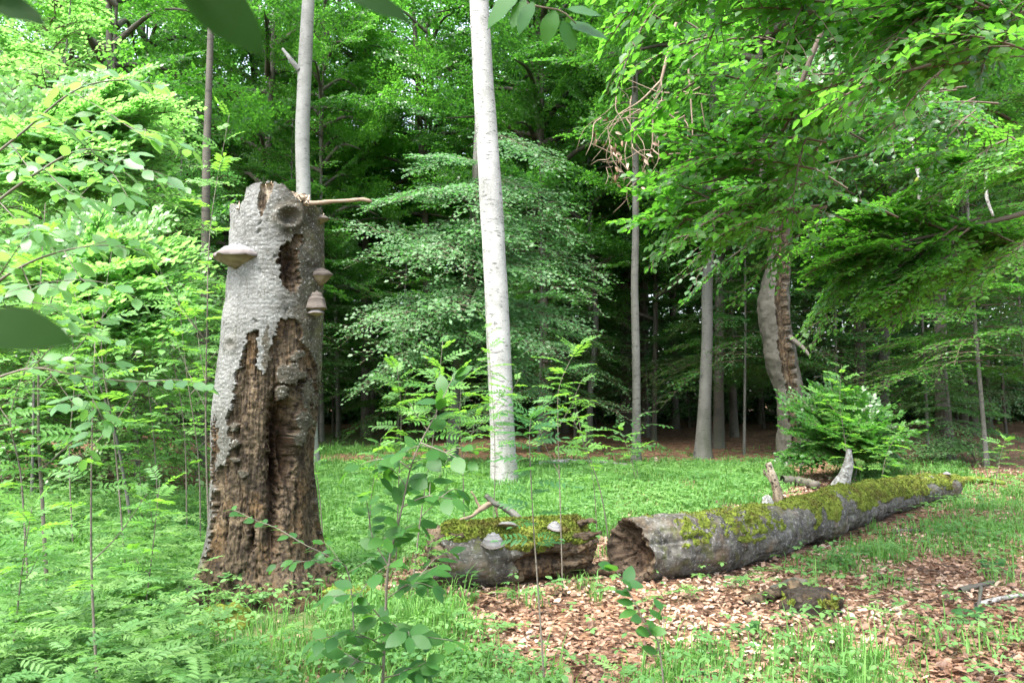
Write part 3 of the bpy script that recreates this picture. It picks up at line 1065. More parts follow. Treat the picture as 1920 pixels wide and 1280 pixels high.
def make_long_log():
    ax = [(1.00, 6.95, .25), (1.9, 7.50, .25), (3.0, 8.62, .235), (4.2, 9.95, .215), (5.5, 11.35, .20), (7.05, 12.85, .17)]
    ax = [np.array([x, y, z + float(gh(x, y))]) for x, y, z in ax]
    rad = [.285, .275, .255, .24, .225, .19]
    root = thing('fallen_log', (3.5, 9.2, float(gh(3.5, 9.2))), 'long mossy fallen trunk with two broken branch stubs and a hollow near end', 'fallen log')

    def fn(P, s, up, px, py, fc):
        n = fbm(P, 6, 4, 5)
        n2_ = fbm(P, 24, 3, 6)
        n3 = fbm(P, 2.6, 3, 88)
        moss = (up > .74 - .62 * sstep(.2, .6, s) + 1.0 * n + 1.3 * n3 + .5 * n2_) & (s > .10 + .1 * n) & (up > -.1)
        moss &= ~((s < .3) & (n2_ > .05))
        gap = np.abs(s - .80 - .012 * n) < .006            # old break across the far part
        moss &= ~gap
        wd = (n > 9)
        d = .030 * n + .012 * n2_ + .005 * fbm(P, 60, 2, 7) + .05 * fbm(P, 2.2, 2, 8) - .05 * np.maximum(0, fbm(P, (2.5, 2.5, 22), 3, 9) - .2)
        d = d + moss * (.020 + .014 * n2_) - wd * .010 - gap * .05
        d += .03 * np.exp(-((s - .58) / .05) ** 2) * np.maximum(0, up)
        d -= .02 * (s > .81)
        return d, moss, wd, np.zeros(len(P))
    log_solid(root, ax, rad, 520, 110, fn, .16, .05)
    # branch stubs
    p = at(1462, 948, 8.55)
    stub(root, [p, at(1456, 915, 8.55), at(1446, 885, 8.55), at(1440, 868, 8.55)], .058, .032, M['pale_wood'], label='pale splintered branch stub')
    stub(root, [at(1449, 905, 8.54), at(1436, 888, 8.55), at(1431, 880, 8.55)], .02, .008, M['pale_wood'], 'splinter')
    stub(root, [at(1562, 945, 9.75), at(1572, 915, 9.8), at(1584, 893, 9.8), at(1591, 868, 9.8), at(1592, 842, 9.8)], .13, .028, M['lichen'], label='upright curved branch stub with white lichen')
    stub(root, [at(1440, 945, 8.4), at(1437, 930, 8.4)], .065, .04, M['lichen'], 'knot', n=6)
    add_bracket(root, at(1458, 990, 8.30), (.5, -.85), .13, .085, .05, .025, 'small white-edged shelf fungus low on the bark')
    add_bracket(root, at(1535, 955, 9.02), (.5, -.85), .11, .08, .035, .02, None)
    add_bracket(root, at(1720, 902, 11.75), (.3, -.9), .16, .12, .04, .02, None)
    add_bracket(root, at(1776, 888, 12.45), (.2, -.9), .12, .08, .03, .02, None)
    return root


def make_short_log():
    ax = [(-.72, 6.86, .235), (-.3, 6.92, .25), (.25, 7.05, .25), (.66, 7.20, .24)]
    ax = [np.array([x, y, z + float(gh(x, y))]) for x, y, z in ax]
    root = thing('fallen_log', (0, 6.95, float(gh(0, 6.95))), 'short rotten log piece with grey shelf fungi and hollowed dark underside', 'fallen log')

    def fn(P, s, up, px, py, fc):
        n = fbm(P, 7, 4, 15)
        n2_ = fbm(P, 26, 3, 16)
        fib = fbm(P, (3, 30, 60), 4, 17)
        qx, qy = px + 9 * n, py + 8 * n2_
        moss = (up > .25 + .45 * n + .2 * n2_) & (s > .40) & (fc > -.9)
        moss |= (up > .75 + .3 * n) & (s > .1)
        wd = (s > .52 + .06 * n) & (up < .32 + .25 * n) & (fc > -.2)
        wd |= (s < .12 + .1 * n) & (up > -.2)
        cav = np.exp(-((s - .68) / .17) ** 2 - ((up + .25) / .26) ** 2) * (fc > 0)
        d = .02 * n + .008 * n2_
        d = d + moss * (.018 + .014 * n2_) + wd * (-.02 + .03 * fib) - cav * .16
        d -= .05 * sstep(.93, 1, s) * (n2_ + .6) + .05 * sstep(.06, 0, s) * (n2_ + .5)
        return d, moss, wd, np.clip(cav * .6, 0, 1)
    log_solid(root, ax, [.27, .265, .255, .23], 230, 120, fn, .20, .14)
    # torn wood plates at the ends
    for (pts, r0, r1) in (([(805, 1030), (830, 1010), (868, 1004)], .05, .03), ([(812, 1055), (840, 1045), (866, 1040)], .055, .03), ([(1060, 1010), (1100, 1003), (1127, 1000)], .05, .012),
                          ([(1050, 1035), (1090, 1025), (1120, 1012)], .05, .02), ([(1020, 1062), (1060, 1058), (1100, 1052)], .045, .02), ([(1085, 982), (1105, 977), (1120, 976)], .03, .012)):
        d0 = 6.72 if pts[0][0] < 900 else 6.95
        stub(root, [at(x, y, d0) for x, y in pts], r0, r1, M['rot_h'], 'wood_splinter', rough=.03, n=14)
    add_bracket(root, at(925, 1022, 6.66), (-.1, -1), .20, .10, .10, .02, 'broad grey shelf fungus with stepped rings', .1, 3)
    add_bracket(root, at(952, 985, 6.82), (-.2, -1), .19, .13, .035, .02, None, -.25, 2)
    add_bracket(root, at(1040, 988, 6.88), (.3, -1), .13, .10, .05, .02, None, .2, 3)
    return root


long_log = make_long_log()
short_log = make_short_log()

# dead crooked branch standing behind the short log
b = thing('dead_branch', at(978, 985, 7.25), 'crooked forked dead branch leaning out behind the short rotten log', 'dead branch')
stub(b, [at(985, 992, 7.2), at(968, 968, 7.25), at(945, 950, 7.3), at(925, 942, 7.3), at(911, 928, 7.3)], .038, .022, M['grey_bark'], 'limb', n=16)
stub(b, [at(920, 943, 7.3), at(908, 950, 7.28), at(896, 958, 7.2), at(882, 968, 7.1), at(862, 974, 7.0)], .028, .012, M['dead_wood'], 'side_branch', n=14)
stub(b, [at(900, 955, 7.25), at(897, 945, 7.25), at(890, 932, 7.25), at(884, 920, 7.25)], .018, .006, M['dead_wood'], 'twig', n=10)
stub(b, [at(930, 944, 7.3), at(931, 958, 7.3), at(934, 972, 7.3)], .015, .006, M['dead_wood'], 'twig', n=8)


# ------------------------------------------------------------------ trees: trunks
def trunk_mesh(name, pts, rad, mat, sides=20, n=44, flare=.5, lump=.03, seed=0, scar=True):
    """pts world, first one at the ground"""
    P = smooth_path(pts, n)
    base = P[0].copy()
    R = np.interp(np.linspace(0, 1, n), np.linspace(0, 1, len(rad)), rad)
    hz = P[:, 2] - base[2]
    R = R * (1 + flare * np.exp(-hz / (R[0] * 1.6)))
    P = P.copy()
    P[0, 2] -= .1
    V, q, t = tube(P, R, sides)
    k = np.repeat(np.arange(n), sides)
    k = np.append(k, n - 1)
    d = V - P[k]
    f = lump * fbm(V, (3, 3, 1.2), 3, seed) + lump * .8 * np.exp(-np.maximum(0, V[:, 2] - base[2]) / .3) * np.sin(np.arctan2(d[:, 1], d[:, 0]) * 5 + seed) * flare
    V = V + d * f[:, None] * 2.2
    return mk_mesh(name, V - base, [q, t], (mat,)), base


def limb_mesh(name, pts, r0, r1, mat, origin, n=14, sides=7):
    P = smooth_path(pts, n)
    V, q, t = tube(P, np.linspace(r0, r1, n), sides)
    V = V + .15 * r0 * np.stack([fbm(V, 6, 2, k) for k in (1, 2, 3)], -1)
    return mk_mesh(name, V - np.asarray(origin), [q, t], (mat,))


# spray stock
SP_BIG = [make_spray(U(2.1, 2.7), .085, .055, U(.22, .42)) for _ in range(5)]
SP_MED = [make_spray(U(1.3, 1.7), .085, .052, U(.2, .4)) for _ in range(5)]
SP_CAN = [make_spray(U(1.7, 2.2), .125, .085, U(.05, .2), None, .8) for _ in range(6)]
SP_OV = [make_spray(U(1.0, 1.3), .078, .045, U(.1, .35), None, .75) for _ in range(6)]
pick = lambda a: a[int(rng.integers(len(a)))]


def canopy_crown(name, H, z0, rmax, nl, mat, sprays=SP_CAN, leaf_s=1.0, lean=(0, 0)):
    """crown of a tall forest beech around the trunk axis (trunk foot at the origin)"""
    Ls, tw, ex = [], [], []
    for i in range(nl):
        u = (i + U(0, 1)) / nl
        z = z0 + (H - z0) * u ** .9
        a = i * 2.399 + U(-.4, .4)
        prof = rmax * (math.sin(math.pi * min(1, .18 + .80 * u)) ** .7) * U(.65, 1.1)
        d = np.array([math.cos(a), math.sin(a), 0])
        rise = U(.05, .5) + .5 * u
        c0 = np.array([lean[0] * z, lean[1] * z, z])
        p1 = c0 + d * prof * .5 + [0, 0, prof * rise * .4]
        p2 = c0 + d * prof + [0, 0, prof * rise * .5 - .15 * prof]
        path = smooth_path([c0, p1, p2], 9)
        ex.append(tube(path, np.linspace(.035 + .02 * prof, .012, 9), 5, False))
        ns = max(3, int(prof * 2.0))
        for k in range(ns):
            v = .25 + .78 * (k + .5) / ns
            q = np.array([np.interp(v, np.linspace(0, 1, 9), path[:, c]) for c in range(3)])
            da = a + (1 if k % 2 else -1) * U(.25, 1.1) if k < ns - 1 else a
            dd = np.array([math.cos(da), math.sin(da), U(-.25, .6)])
            L, t = place_spray(pick(sprays), q, frame(dd, U(-.8, .8)), U(.75, 1.15), leaf_s * U(.9, 1.1), U(-.12, .12))
            Ls.append(L)
    # leader
    ex.append(tube([[lean[0] * z0, lean[1] * z0, z0], [lean[0] * H, lean[1] * H, H - .3]], [.09, .02], 6, False))
    return foliage_mesh(name, Ls, [], 'far', mat, M['dark_bark'], 0, extra=ex)


def young_beech_crown(name, H, z0, rmax, nb, mat, big=True, droop=0.0, kind='mid', depth=1):
    Ls, tw = [], []
    for i in range(nb):
        u = (i + U(0, 1)) / nb
        z = z0 + (H - z0) * u
        a = i * 2.399 + U(-.35, .35)
        ln = rmax * (1 - .75 * u ** 1.3) * U(.7, 1.12)
        d = np.array([math.cos(a), math.sin(a), U(-.38, -.05) + .55 * u - droop])
        src = SP_BIG if ln > 1.7 else SP_MED
        sp = pick(src)
        L0 = float(sp[0]['P'][:, 0].max())
        L, t = place_spray(sp, np.array([0, 0, z]), frame(d, U(-.2, .2)), ln / L0, U(.85, 1.1), U(-.12, .12))
        Ls.append(L)
        tw += t
    return foliage_mesh(name, Ls, tw, kind, mat, M['twig'], depth)


CAN = [canopy_crown('canopy_crown', 19, 5.5, 4.2, 30, M['canopy']),
       canopy_crown('canopy_crown', 17, 4.2, 3.8, 30, M['canopy']),
       canopy_crown('canopy_crown', 20, 8.5, 4.0, 24, M['canopy']),
       canopy_crown('canopy_crown', 18, 6.0, 4.6, 30, M['beech'])]
YOUNG = [young_beech_crown('young_crown', 7.5, 1.3, 3.3, 46, M['beech_cool'], True, .05),
         young_beech_crown('young_crown', 6.5, 1.0, 2.9, 42, M['beech'], True, .05),
         young_beech_crown('young_crown', 8.5, 2.2, 3.2, 46, M['beech'], True, .0),
         young_beech_crown('young_crown', 5.0, .5, 2.3, 38, M['beech_cool'], True, .1)]
BRIGHT = [young_beech_crown('bright_crown', 5.6, .5, 2.6, 60, M['bright'], True, .05),
          young_beech_crown('bright_crown', 4.4, .4, 2.1, 48, M['bright'], True, .05)]


def crown_on(root, me, sx=1.0, sz=1.0, rz=None, dz=0.0, off=(0, 0)):
    o = part('crown', me, root)
    o.location = (off[0], off[1], dz)
    o.scale = (sx, sx, sz)
    o.rotation_euler = (0, 0, U(0, 6.28) if rz is None else rz)
    return o


def forest_tree(label, D, pts, w, mat, crown=None, ztop=None, cat='tree', group=None, sx=1.0, sz=1.0, rz=None, name='beech_tree', flare=.5, limbs=(), n=44, dz=0.0):
    """pts: photo pixels from the foot up at depth D; w: pixel widths"""
    W = [at(x, y, D) for x, y in pts]
    W[0][2] = float(gh(W[0][0], W[0][1]))
    rad = [v / F * D / 2 for v in w]
    top = W[-1]
    if ztop and top[2] < ztop:
        d = W[-1] - W[-2]
        d = d / max(.3, d[2])
        d[:2] = np.clip(d[:2], -.09, .09)
        W.append(top + d * (ztop - top[2]))
        rad.append(rad[-1] * .45)
    me, base = trunk_mesh('trunk', W, rad, mat, seed=int(D * 7) % 50, flare=flare, n=n)
    root = thing(name, base, label, cat, group)
    part('trunk', me, root)
    for (lp, r0, r1) in limbs:
        part('limb', limb_mesh('limb', [at(*p) for p in lp], r0, r1, mat, base), root)
    if crown is not None:
        P = smooth_path(W, 40)
        zc = base[2] + 9
        k = int(np.argmin(abs(P[:, 2] - zc)))
        off = (P[k] - base) * .9
        crown_on(root, crown, sx, sz, rz, dz, off)
    return root


# ---- trees that can be told apart
forest_tree('tall pale beech trunk, brightest and thickest of the living trees, in the clearing', 14.5, [(946, 893), (938, 720), (931, 560), (921, 380), (908, 180), (898, 0)],
            [46, 45, 44, 44, 40, 37], M['white_bark'], CAN[2], 17, sx=.5, sz=.9, dz=4.0, flare=.30)
forest_tree('slim smooth grey beech trunk rising behind the broken snag', 17.5, [(584, 872), (579, 700), (570, 380), (567, 260), (573, 100), (579, -20)], [27, 27, 27, 27, 26, 24], M['pale_bark'], CAN[2], 18, sx=.5,
            dz=4.0, limbs=(([(560, 130, 17.4), (545, 112, 17.3), (530, 92, 17.3)], .07, .03),))
forest_tree('thin straight grey trunk with a small leafy sapling at its foot', 18.7, [(1193, 872), (1193, 700), (1190, 540), (1192, 400), (1190, 100)], [17, 15, 14, 13, 11], M['grey_bark'], CAN[2], 14, sx=.45, sz=.7, dz=2.0)
forest_tree('slightly bowed grey trunk on brown leaf litter, front one of a close pair', 20.2, [(1317, 859), (1322, 740), (1326, 640), (1326, 540), (1332, 420), (1340, 150)], [27, 23, 21, 20, 19, 17], M['grey_bark'], CAN[0], 18, sx=.9)
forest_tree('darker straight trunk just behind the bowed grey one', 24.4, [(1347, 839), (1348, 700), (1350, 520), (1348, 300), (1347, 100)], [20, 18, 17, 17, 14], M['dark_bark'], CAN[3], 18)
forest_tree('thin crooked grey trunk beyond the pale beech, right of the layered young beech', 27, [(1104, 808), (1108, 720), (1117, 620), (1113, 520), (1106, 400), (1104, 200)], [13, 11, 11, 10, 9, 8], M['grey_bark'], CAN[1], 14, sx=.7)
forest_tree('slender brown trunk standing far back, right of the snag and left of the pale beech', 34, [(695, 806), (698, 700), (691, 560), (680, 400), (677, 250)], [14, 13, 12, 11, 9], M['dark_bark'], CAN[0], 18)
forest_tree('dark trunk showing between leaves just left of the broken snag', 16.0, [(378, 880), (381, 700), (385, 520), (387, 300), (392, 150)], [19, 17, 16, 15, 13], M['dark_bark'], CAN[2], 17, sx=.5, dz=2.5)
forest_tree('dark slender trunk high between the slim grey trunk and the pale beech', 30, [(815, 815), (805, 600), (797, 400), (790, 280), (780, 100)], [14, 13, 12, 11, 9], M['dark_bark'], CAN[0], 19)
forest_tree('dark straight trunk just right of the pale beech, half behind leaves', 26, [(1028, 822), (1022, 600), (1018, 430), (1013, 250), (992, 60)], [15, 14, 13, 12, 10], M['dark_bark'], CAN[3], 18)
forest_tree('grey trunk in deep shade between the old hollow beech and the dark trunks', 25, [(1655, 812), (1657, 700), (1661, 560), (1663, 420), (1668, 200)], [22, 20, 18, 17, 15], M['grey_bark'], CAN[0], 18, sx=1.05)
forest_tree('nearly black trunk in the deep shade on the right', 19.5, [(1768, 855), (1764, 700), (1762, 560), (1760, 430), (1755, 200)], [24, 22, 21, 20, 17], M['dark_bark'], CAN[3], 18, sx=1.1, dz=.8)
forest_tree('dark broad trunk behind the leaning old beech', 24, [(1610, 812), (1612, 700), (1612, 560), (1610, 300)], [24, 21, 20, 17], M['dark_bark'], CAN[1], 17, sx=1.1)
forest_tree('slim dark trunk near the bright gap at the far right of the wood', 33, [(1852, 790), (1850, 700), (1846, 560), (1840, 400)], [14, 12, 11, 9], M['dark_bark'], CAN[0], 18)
forest_tree('dark trunk between the crooked thin trunk and the thin straight one', 32, [(1176, 815), (1176, 660), (1175, 500), (1172, 300)], [16, 15, 14, 12], M['dark_bark'], CAN[3], 18)
forest_tree('very thin dark trunk between the thin straight trunk and the close pair', 28, [(1226, 826), (1228, 700), (1229, 560), (1226, 350)], [10, 9, 9, 7], M['dark_bark'], CAN[1], 15, sx=.8)
forest_tree('thin pale trunk right beside the snag, half hidden by its edge', 27, [(604, 826), (603, 700), (606, 560), (603, 400)], [9, 8, 7, 6], M['grey_bark'], CAN[1], 13, sx=.6)
forest_tree('thin pale pole-like trunk second from the snag edge', 31, [(635, 812), (632, 680), (629, 540), (632, 400)], [9, 8, 7, 6], M['grey_bark'], CAN[0], 15, sx=.6)


def old_beech():
    D = 18.4
    pts = [(1490, 874), (1486, 800), (1480, 735), (1466, 680), (1455, 620), (1451, 560), (1460, 490), (1466, 400), (1452, 250), (1440, 120)]
    W = [at(x, y, D) for x, y in pts]
    W[0][2] = float(gh(W[0][0], W[0][1]))
    rad = [v / F * D / 2 for v in (58, 50, 50, 54, 58, 58, 42, 38, 34, 28)]
    P = smooth_path(W, 300)
    R = np.interp(np.linspace(0, 1, 300), np.linspace(0, 1, len(rad)), rad)
    base = P[0].copy()
    R = R * (1 + .35 * np.exp(-(P[:, 2] - base[2]) / .35))
    P[0, 2] -= .1
    sides = 110
    V, q, t = tube(P, R, sides)
    root = thing('old_beech_tree', base, 'old leaning beech with a bulging, split and hollow trunk behind the log', 'tree')
    px, py = proj(V)
    n = fbm(V, 5, 4, 3)
    k = np.append(np.repeat(np.arange(300), sides), 299)
    d = norm(V - P[k])
    cl = np.interp(py, [420, 560, 640, 700, 760, 860], [1470, 1467, 1470, 1480, 1487, 1492]) + 5 * fbm(V, 1.6, 3, 4) + 4 * fbm(V, 9, 3, 5)
    face = d[:, 1] < .2
    crack = face & (np.abs(px - cl) < np.interp(py, [400, 560, 660, 740, 850], [8, 12, 13, 10, 7]))
    V = V + d * (.028 * n + .05 * fbm(V, 1.3, 2, 44) - crack * (.16 + .05 * n) + .03 * fbm(V, (10, 10, 1.5), 3, 8))[:, None]
    fc = q
    wm = crack[fc].mean(1) >= .5
    at_ = {'deep': np.zeros(len(V))}
    part('trunk', sub_mesh('trunk', V - base, fc, ~wm, (M['old_bark_shaded'],), at_), root)
    part('rotten_wood', sub_mesh('crack', V - base, fc, wm, (M['rot'],), at_), root)
    part('limb', limb_mesh('limb', [at(1480, 632, D - .2), at(1498, 645, D - .5), at(1510, 656, D - .7), at(1518, 668, D - .8)], .07, .025, M['dark_bark'], base), root)
    crown_on(root, CAN[0], 1.0, .9, 1.0, 1.5, (-.6, 0))
    return root


old_beech()

# leaning trunk with the layered young beech foliage (middle of the picture)
lean = forest_tree('young beech with leaning trunk and drooping layers of glossy leaves behind the pale beech', 18.0, [(846, 850), (855, 720), (868, 610), (880, 500), (890, 390), (898, 200)], [22, 19, 19, 18, 17, 13],
                   M['grey_bark'], None, 9.5)


def sprays_between(name, items, mat, kind='mid', stock=SP_BIG, origin=(0, 0, 0), leaf_s=1.0, depth=1, roll=.2, twigmat=None, up=(0, 0, 1)):
    """items: (p0, p1) world points; each becomes a spray from p0 to p1"""
    Ls, tw = [], []
    for p0, p1 in items:
        d = p1 - p0
        ln = np.linalg.norm(d)
        sp = pick(stock)
        L0 = float(sp[0]['P'][:, 0].max())
        s = ln / L0
        L, t = place_spray(sp, p0, frame(d, U(-roll, roll), up), s, leaf_s * U(.9, 1.1), U(-.1, .1))
        Ls.append(L)
        tw += t
    return foliage_mesh(name, Ls, tw, kind, mat, twigmat or M['twig'], depth, origin)


it = []
for (x0, y0, x1, y1, dd) in ((890, 470, 650, 425, -.6), (880, 470, 720, 455, -1.8), (885, 450, 760, 470, -2.2), (870, 560, 625, 585, -.8), (870, 570, 700, 600, -2.0), (865, 565, 780, 620, -2.5), (895, 460, 1165, 500, -1.0),
                             (895, 470, 1060, 520, -2.2), (890, 560, 1130, 612, -1.0), (885, 560, 1010, 640, -2.4), (890, 380, 690, 345, -.6), (890, 360, 760, 350, -2), (895, 330, 1080, 360, -1.2), (898, 400, 1110, 430, -1.6),
                             (875, 640, 720, 660, -1.4), (870, 640, 990, 680, -1.8), (895, 300, 740, 285, -1), (900, 250, 1060, 290, -1.5), (890, 420, 840, 500, -2.6), (885, 520, 850, 590, -2.8), (875, 600, 960, 600, -2.6),
                             (890, 420, 960, 440, -2.6), (895, 340, 930, 360, -2.6), (870, 650, 660, 700, .4), (870, 650, 1040, 720, .6)):
    for _ in range(2):
        it.append((at(x0 + U(-8, 8), y0 + U(-6, 6), 18.0), at(x1 + U(-30, 30), y1 + U(-7, 7) + 12, 18.0 + dd + U(-.5, .5))))
part('crown', sprays_between('layered_crown', it, M['beech_cool'], 'mid', SP_BIG, loc_of(lean), 1.1, up=(0, -.34, .94)), lean)


def young_tree(label, px, py, D, crown, s=1.0, sz=None, mat='grey_bark', H=6, name='young_beech_tree', r=.05, cat='young tree', group=None, rz=None):
    p = at(px, py, D)
    p[2] = float(gh(p[0], p[1]))
    root = thing(name, p, label, cat, group)
    top = p + np.array([U(-.3, .3), U(-.3, .3), H * (sz or s)])
    me, base = trunk_mesh('trunk', [p, (p + top) / 2 + [U(-.08, .08), 0, 0], top], [r, r * .7, .012], M[mat], 8, 14, .25)
    part('trunk', me, root)
    crown_on(root, crown, s, sz or s, rz)
    return root


# dark and mid understorey
young_tree('young beech behind the pale trunk on its far side, hanging in glossy tiers', 1010, 830, 23, YOUNG[0], 1.05, 1.1, H=7.4)
young_tree('young beech low in the gap between snag and pale beech', 745, 815, 27, YOUNG[1], 1.1, 1.15, H=6.5)
young_tree('young beech directly behind the slim grey trunk', 540, 830, 25, YOUNG[2], 1.15, 1.25, H=8.4)
young_tree('young beech in shade behind the thin straight trunk', 1215, 815, 30, YOUNG[0], 1.2, 1.35, H=7.4)
young_tree('young beech with pale glossy leaves hanging over the bowed grey trunk', 1395, 835, 21.5, YOUNG[2], .9, 1.05, H=8.4, r=.04)
young_tree('young beech in dark shade right of the old leaning beech', 1570, 830, 23, YOUNG[2], 1.05, 1.1, H=8.4)
young_tree('young beech with horizontal bright layers at the right edge of the wood', 1850, 855, 17, YOUNG[2], 1.05, .95, H=8.4, rz=1.0)
young_tree('young beech behind the nearly black trunk on the right', 1740, 830, 23, YOUNG[1], .9, 1.3, H=6.5)
young_tree('young beech standing at the bright gap far right', 1930, 835, 24, YOUNG[2], 1.1, 1.2, H=8.4)
young_tree('young beech behind the leafy thicket on the left edge', 60, 850, 19, YOUNG[2], 1.15, 1.15, H=8.4)
young_tree('tall young beech behind the thicket beside the dark trunk', 310, 850, 20.5, YOUNG[0], 1.1, 1.3, H=7.4)
young_tree('low dark young beech in the shade under the nearly black trunk', 1790, 850, 18.5, YOUNG[3], .75, .6, H=5.0)
# bright thicket on the left
young_tree('tall bright young beech at the left edge behind the domed bush', -60, 880, 13.0, BRIGHT[0], 1.2, 1.35, H=5.6, rz=2.2)
young_tree('bright young beech whose pale upper sprays reach toward the slim grey trunk', 260, 880, 13.5, BRIGHT[0], 1.0, 1.22, H=5.6, rz=4.0)

def dome(label, foot, D, centre, arc, n, name='bright_bush', cat='bush', depth=1.6, mat='bright', lr=(1.2, 1.9), stock=SP_BIG):
    p = at(foot[0], foot[1], D)
    p[2] = float(gh(p[0], p[1]))
    root = thing(name, p, label, cat)
    c = at(centre[0], centre[1], D)
    me, base = trunk_mesh('trunk', [p, (p + c) / 2 + [.1, 0, 0], c], [.022, .016, .008], M['grey_bark'], 8, 14, .25)
    part('trunk', me, root)
    it = []
    for k in range(n):
        u = U(0, len(arc) - 1.001)
        i = int(u)
        f = u - i
        ex, ey = (arc[i][j] * (1 - f) + arc[i + 1][j] * f for j in (0, 1))
        w = U(-1, 1)
        sh = math.sqrt(max(0, 1 - w * w)) * .9 + .1
        mixx = U(.0, .35) if k % 3 else U(.3, .7)
        ex, ey = ex + (centre[0] - ex) * mixx, ey + (centre[1] - ey) * mixx
        q = at(centre[0] + (ex - centre[0]) * sh, centre[1] + (ey - centre[1]) * sh, D + w * depth)
        d = q - c
        ln = min(np.linalg.norm(d) * .9, U(*lr))
        d = norm(d * [1, 1, .75])
        it.append((q - d * ln, q))
    part('crown', sprays_between('dome_crown', it, M[mat], 'mid', stock, loc_of(root), 1.15, 1, .4, up=(.1, -.35, .93)), root)
    return root


dome('bright domed bush, its pale leafy top curving down toward the snag', (250, 960), 9.6, (150, 620), [(-120, 420), (60, 350), (180, 345), (280, 365), (350, 405), (410, 470), (430, 540), (420, 640)], 80)
dome('bright leafy young beech with pale sprays reaching right below the slim trunk tops', (60, 930), 11.5, (40, 380), [(-160, 60), (40, 90), (180, 95), (300, 90), (375, 110), (400, 190), (395, 265), (330, 330)], 90, 'bright_tree', 'young tree', 1.8)
young_tree('tall bright young beech filling the upper left corner behind the thicket', 70, 865, 15.5, BRIGHT[0], 1.35, 1.75, H=5.6)
# bush by the old beech
dome('rounded bluish-green bush in front of the old leaning beech', (1600, 872), 15.2, (1590, 850), [(1430, 870), (1420, 800), (1445, 735), (1490, 715), (1570, 680), (1650, 715), (1735, 745), (1745, 810), (1720, 870)], 120, 'round_bush', 'bush', 1.3, 'beech', (.7, 1.2), SP_MED)

forest_tree('beech with light crown filling the top left corner behind the thicket', 21, [(215, 850), (214, 600), (210, 300), (205, 60)], [18, 16, 14, 12], M['dark_bark'], CAN[1], 17, sx=1.0)

# ---- the deep wood: canopy trees nobody tells apart
def where(x, y):
    px = float(proj(np.array([x, y, 1.5]))[0])
    for lim, t in ((400, ' behind the thicket left of the snag'), (915, ' between the snag and the pale beech'), (1195, ' between the pale beech and the thin straight trunk'),
                   (1400, ' behind the close pair of grey trunks'), (1690, ' behind the old leaning beech'), (9999, ' behind the level bough at the right edge')):
        if px < lim:
            return t


FAR_LABEL = 'tall slim beech far back'
FAR_GROUP = 'tall beeches'
far_tr = []
for k in range(3):
    me, _ = trunk_mesh('far_trunk', [np.array([0, 0, 0]), np.array([U(-.2, .2), U(-.2, .2), 6]), np.array([U(-.5, .5), U(-.5, .5), 17.0])], [.19, .15, .05], M['dark_bark'], 10, 16, .3)
    far_tr.append(me)
spots = []
for i in range(2000):
    D = 27 + 40 * rng.random() ** .8
    x = U(-.78, .78) * D
    if all((x - a) ** 2 + (D - b_) ** 2 > (3.1 if D < 45 else 3.6) ** 2 for a, b_ in spots):
        spots.append((x, D))
    if len(spots) >= 84:
        break
for i, (x, y) in enumerate(spots):
    wh = where(x, y)
    root = thing('beech_tree', on_ground(x, y), FAR_LABEL + wh, 'tree', FAR_GROUP + wh)
    t = part('trunk', far_tr[i % 3], root)
    t.rotation_euler = (0, 0, U(0, 6))
    s = U(.75, 1.15)
    t.scale = (s, s, 1.1)
    left = x / y < .18
    crown_on(root, CAN[[0, 1, 3, 1][i % 4] if left else [0, 2, 3][i % 3]], U(.9, 1.15), U(.9, 1.2) * (1.0 if left else 1.05), None, 0 if left else .6)
UN_LABEL = 'shadowed young beech far back'
usp = []
for i in range(900):
    D = U(26, 58)
    x = U(-.75, .75) * D
    if x / D > .17 and D < 30 and rng.random() < .6:
        continue
    if all((x - a) ** 2 + (D - b_) ** 2 > 3.4 ** 2 for a, b_ in usp):
        usp.append((x, D))
    if len(usp) >= 84:
        break
for i, (x, y) in enumerate(usp):
    wh = where(x, y)
    root = thing('young_beech_tree', on_ground(x, y), UN_LABEL + wh, 'young tree', 'shadowed young beeches' + wh)
    t = part('trunk', far_tr[i % 3], root)
    t.scale = (.3, .3, .38)
    crown_on(root, YOUNG[[0, 1, 2][i % 3]], U(.9, 1.2), U(.8, 1.2))


def far_undergrowth():
    n = 190000
    a = rng.uniform(-.72, .72, n)
    r = rng.uniform(44, 72, n)
    x, y = r * np.sin(a), r * np.cos(a)
    top = 11.0 + 5 * n2(x, y, .09, 4)
    z = rng.random(n) ** 1.4 * top
    keep = fbm(np.stack([x, y, z], -1), .45, 3, 8) > -.16
    x, y, z = x[keep], y[keep], z[keep]
    n = len(x)
    X, Z = ortho(rng.normal(0, 1, (n, 3)) * [1, 1, .4], rng.normal(0, .6, (n, 3)) + [0, 0, 1.0])
    L = dict(P=np.stack([x, y, z + gh(x, y)], -1), X=X, Z=Z, S=rng.uniform(.22, .5, n), t=rng.random(n))
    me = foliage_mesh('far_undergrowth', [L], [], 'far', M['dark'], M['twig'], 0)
    tag(part('distant_undergrowth', me), 'dark mass of distant undergrowth closing the view between the far trunks', None, None, 'stuff')


far_undergrowth()


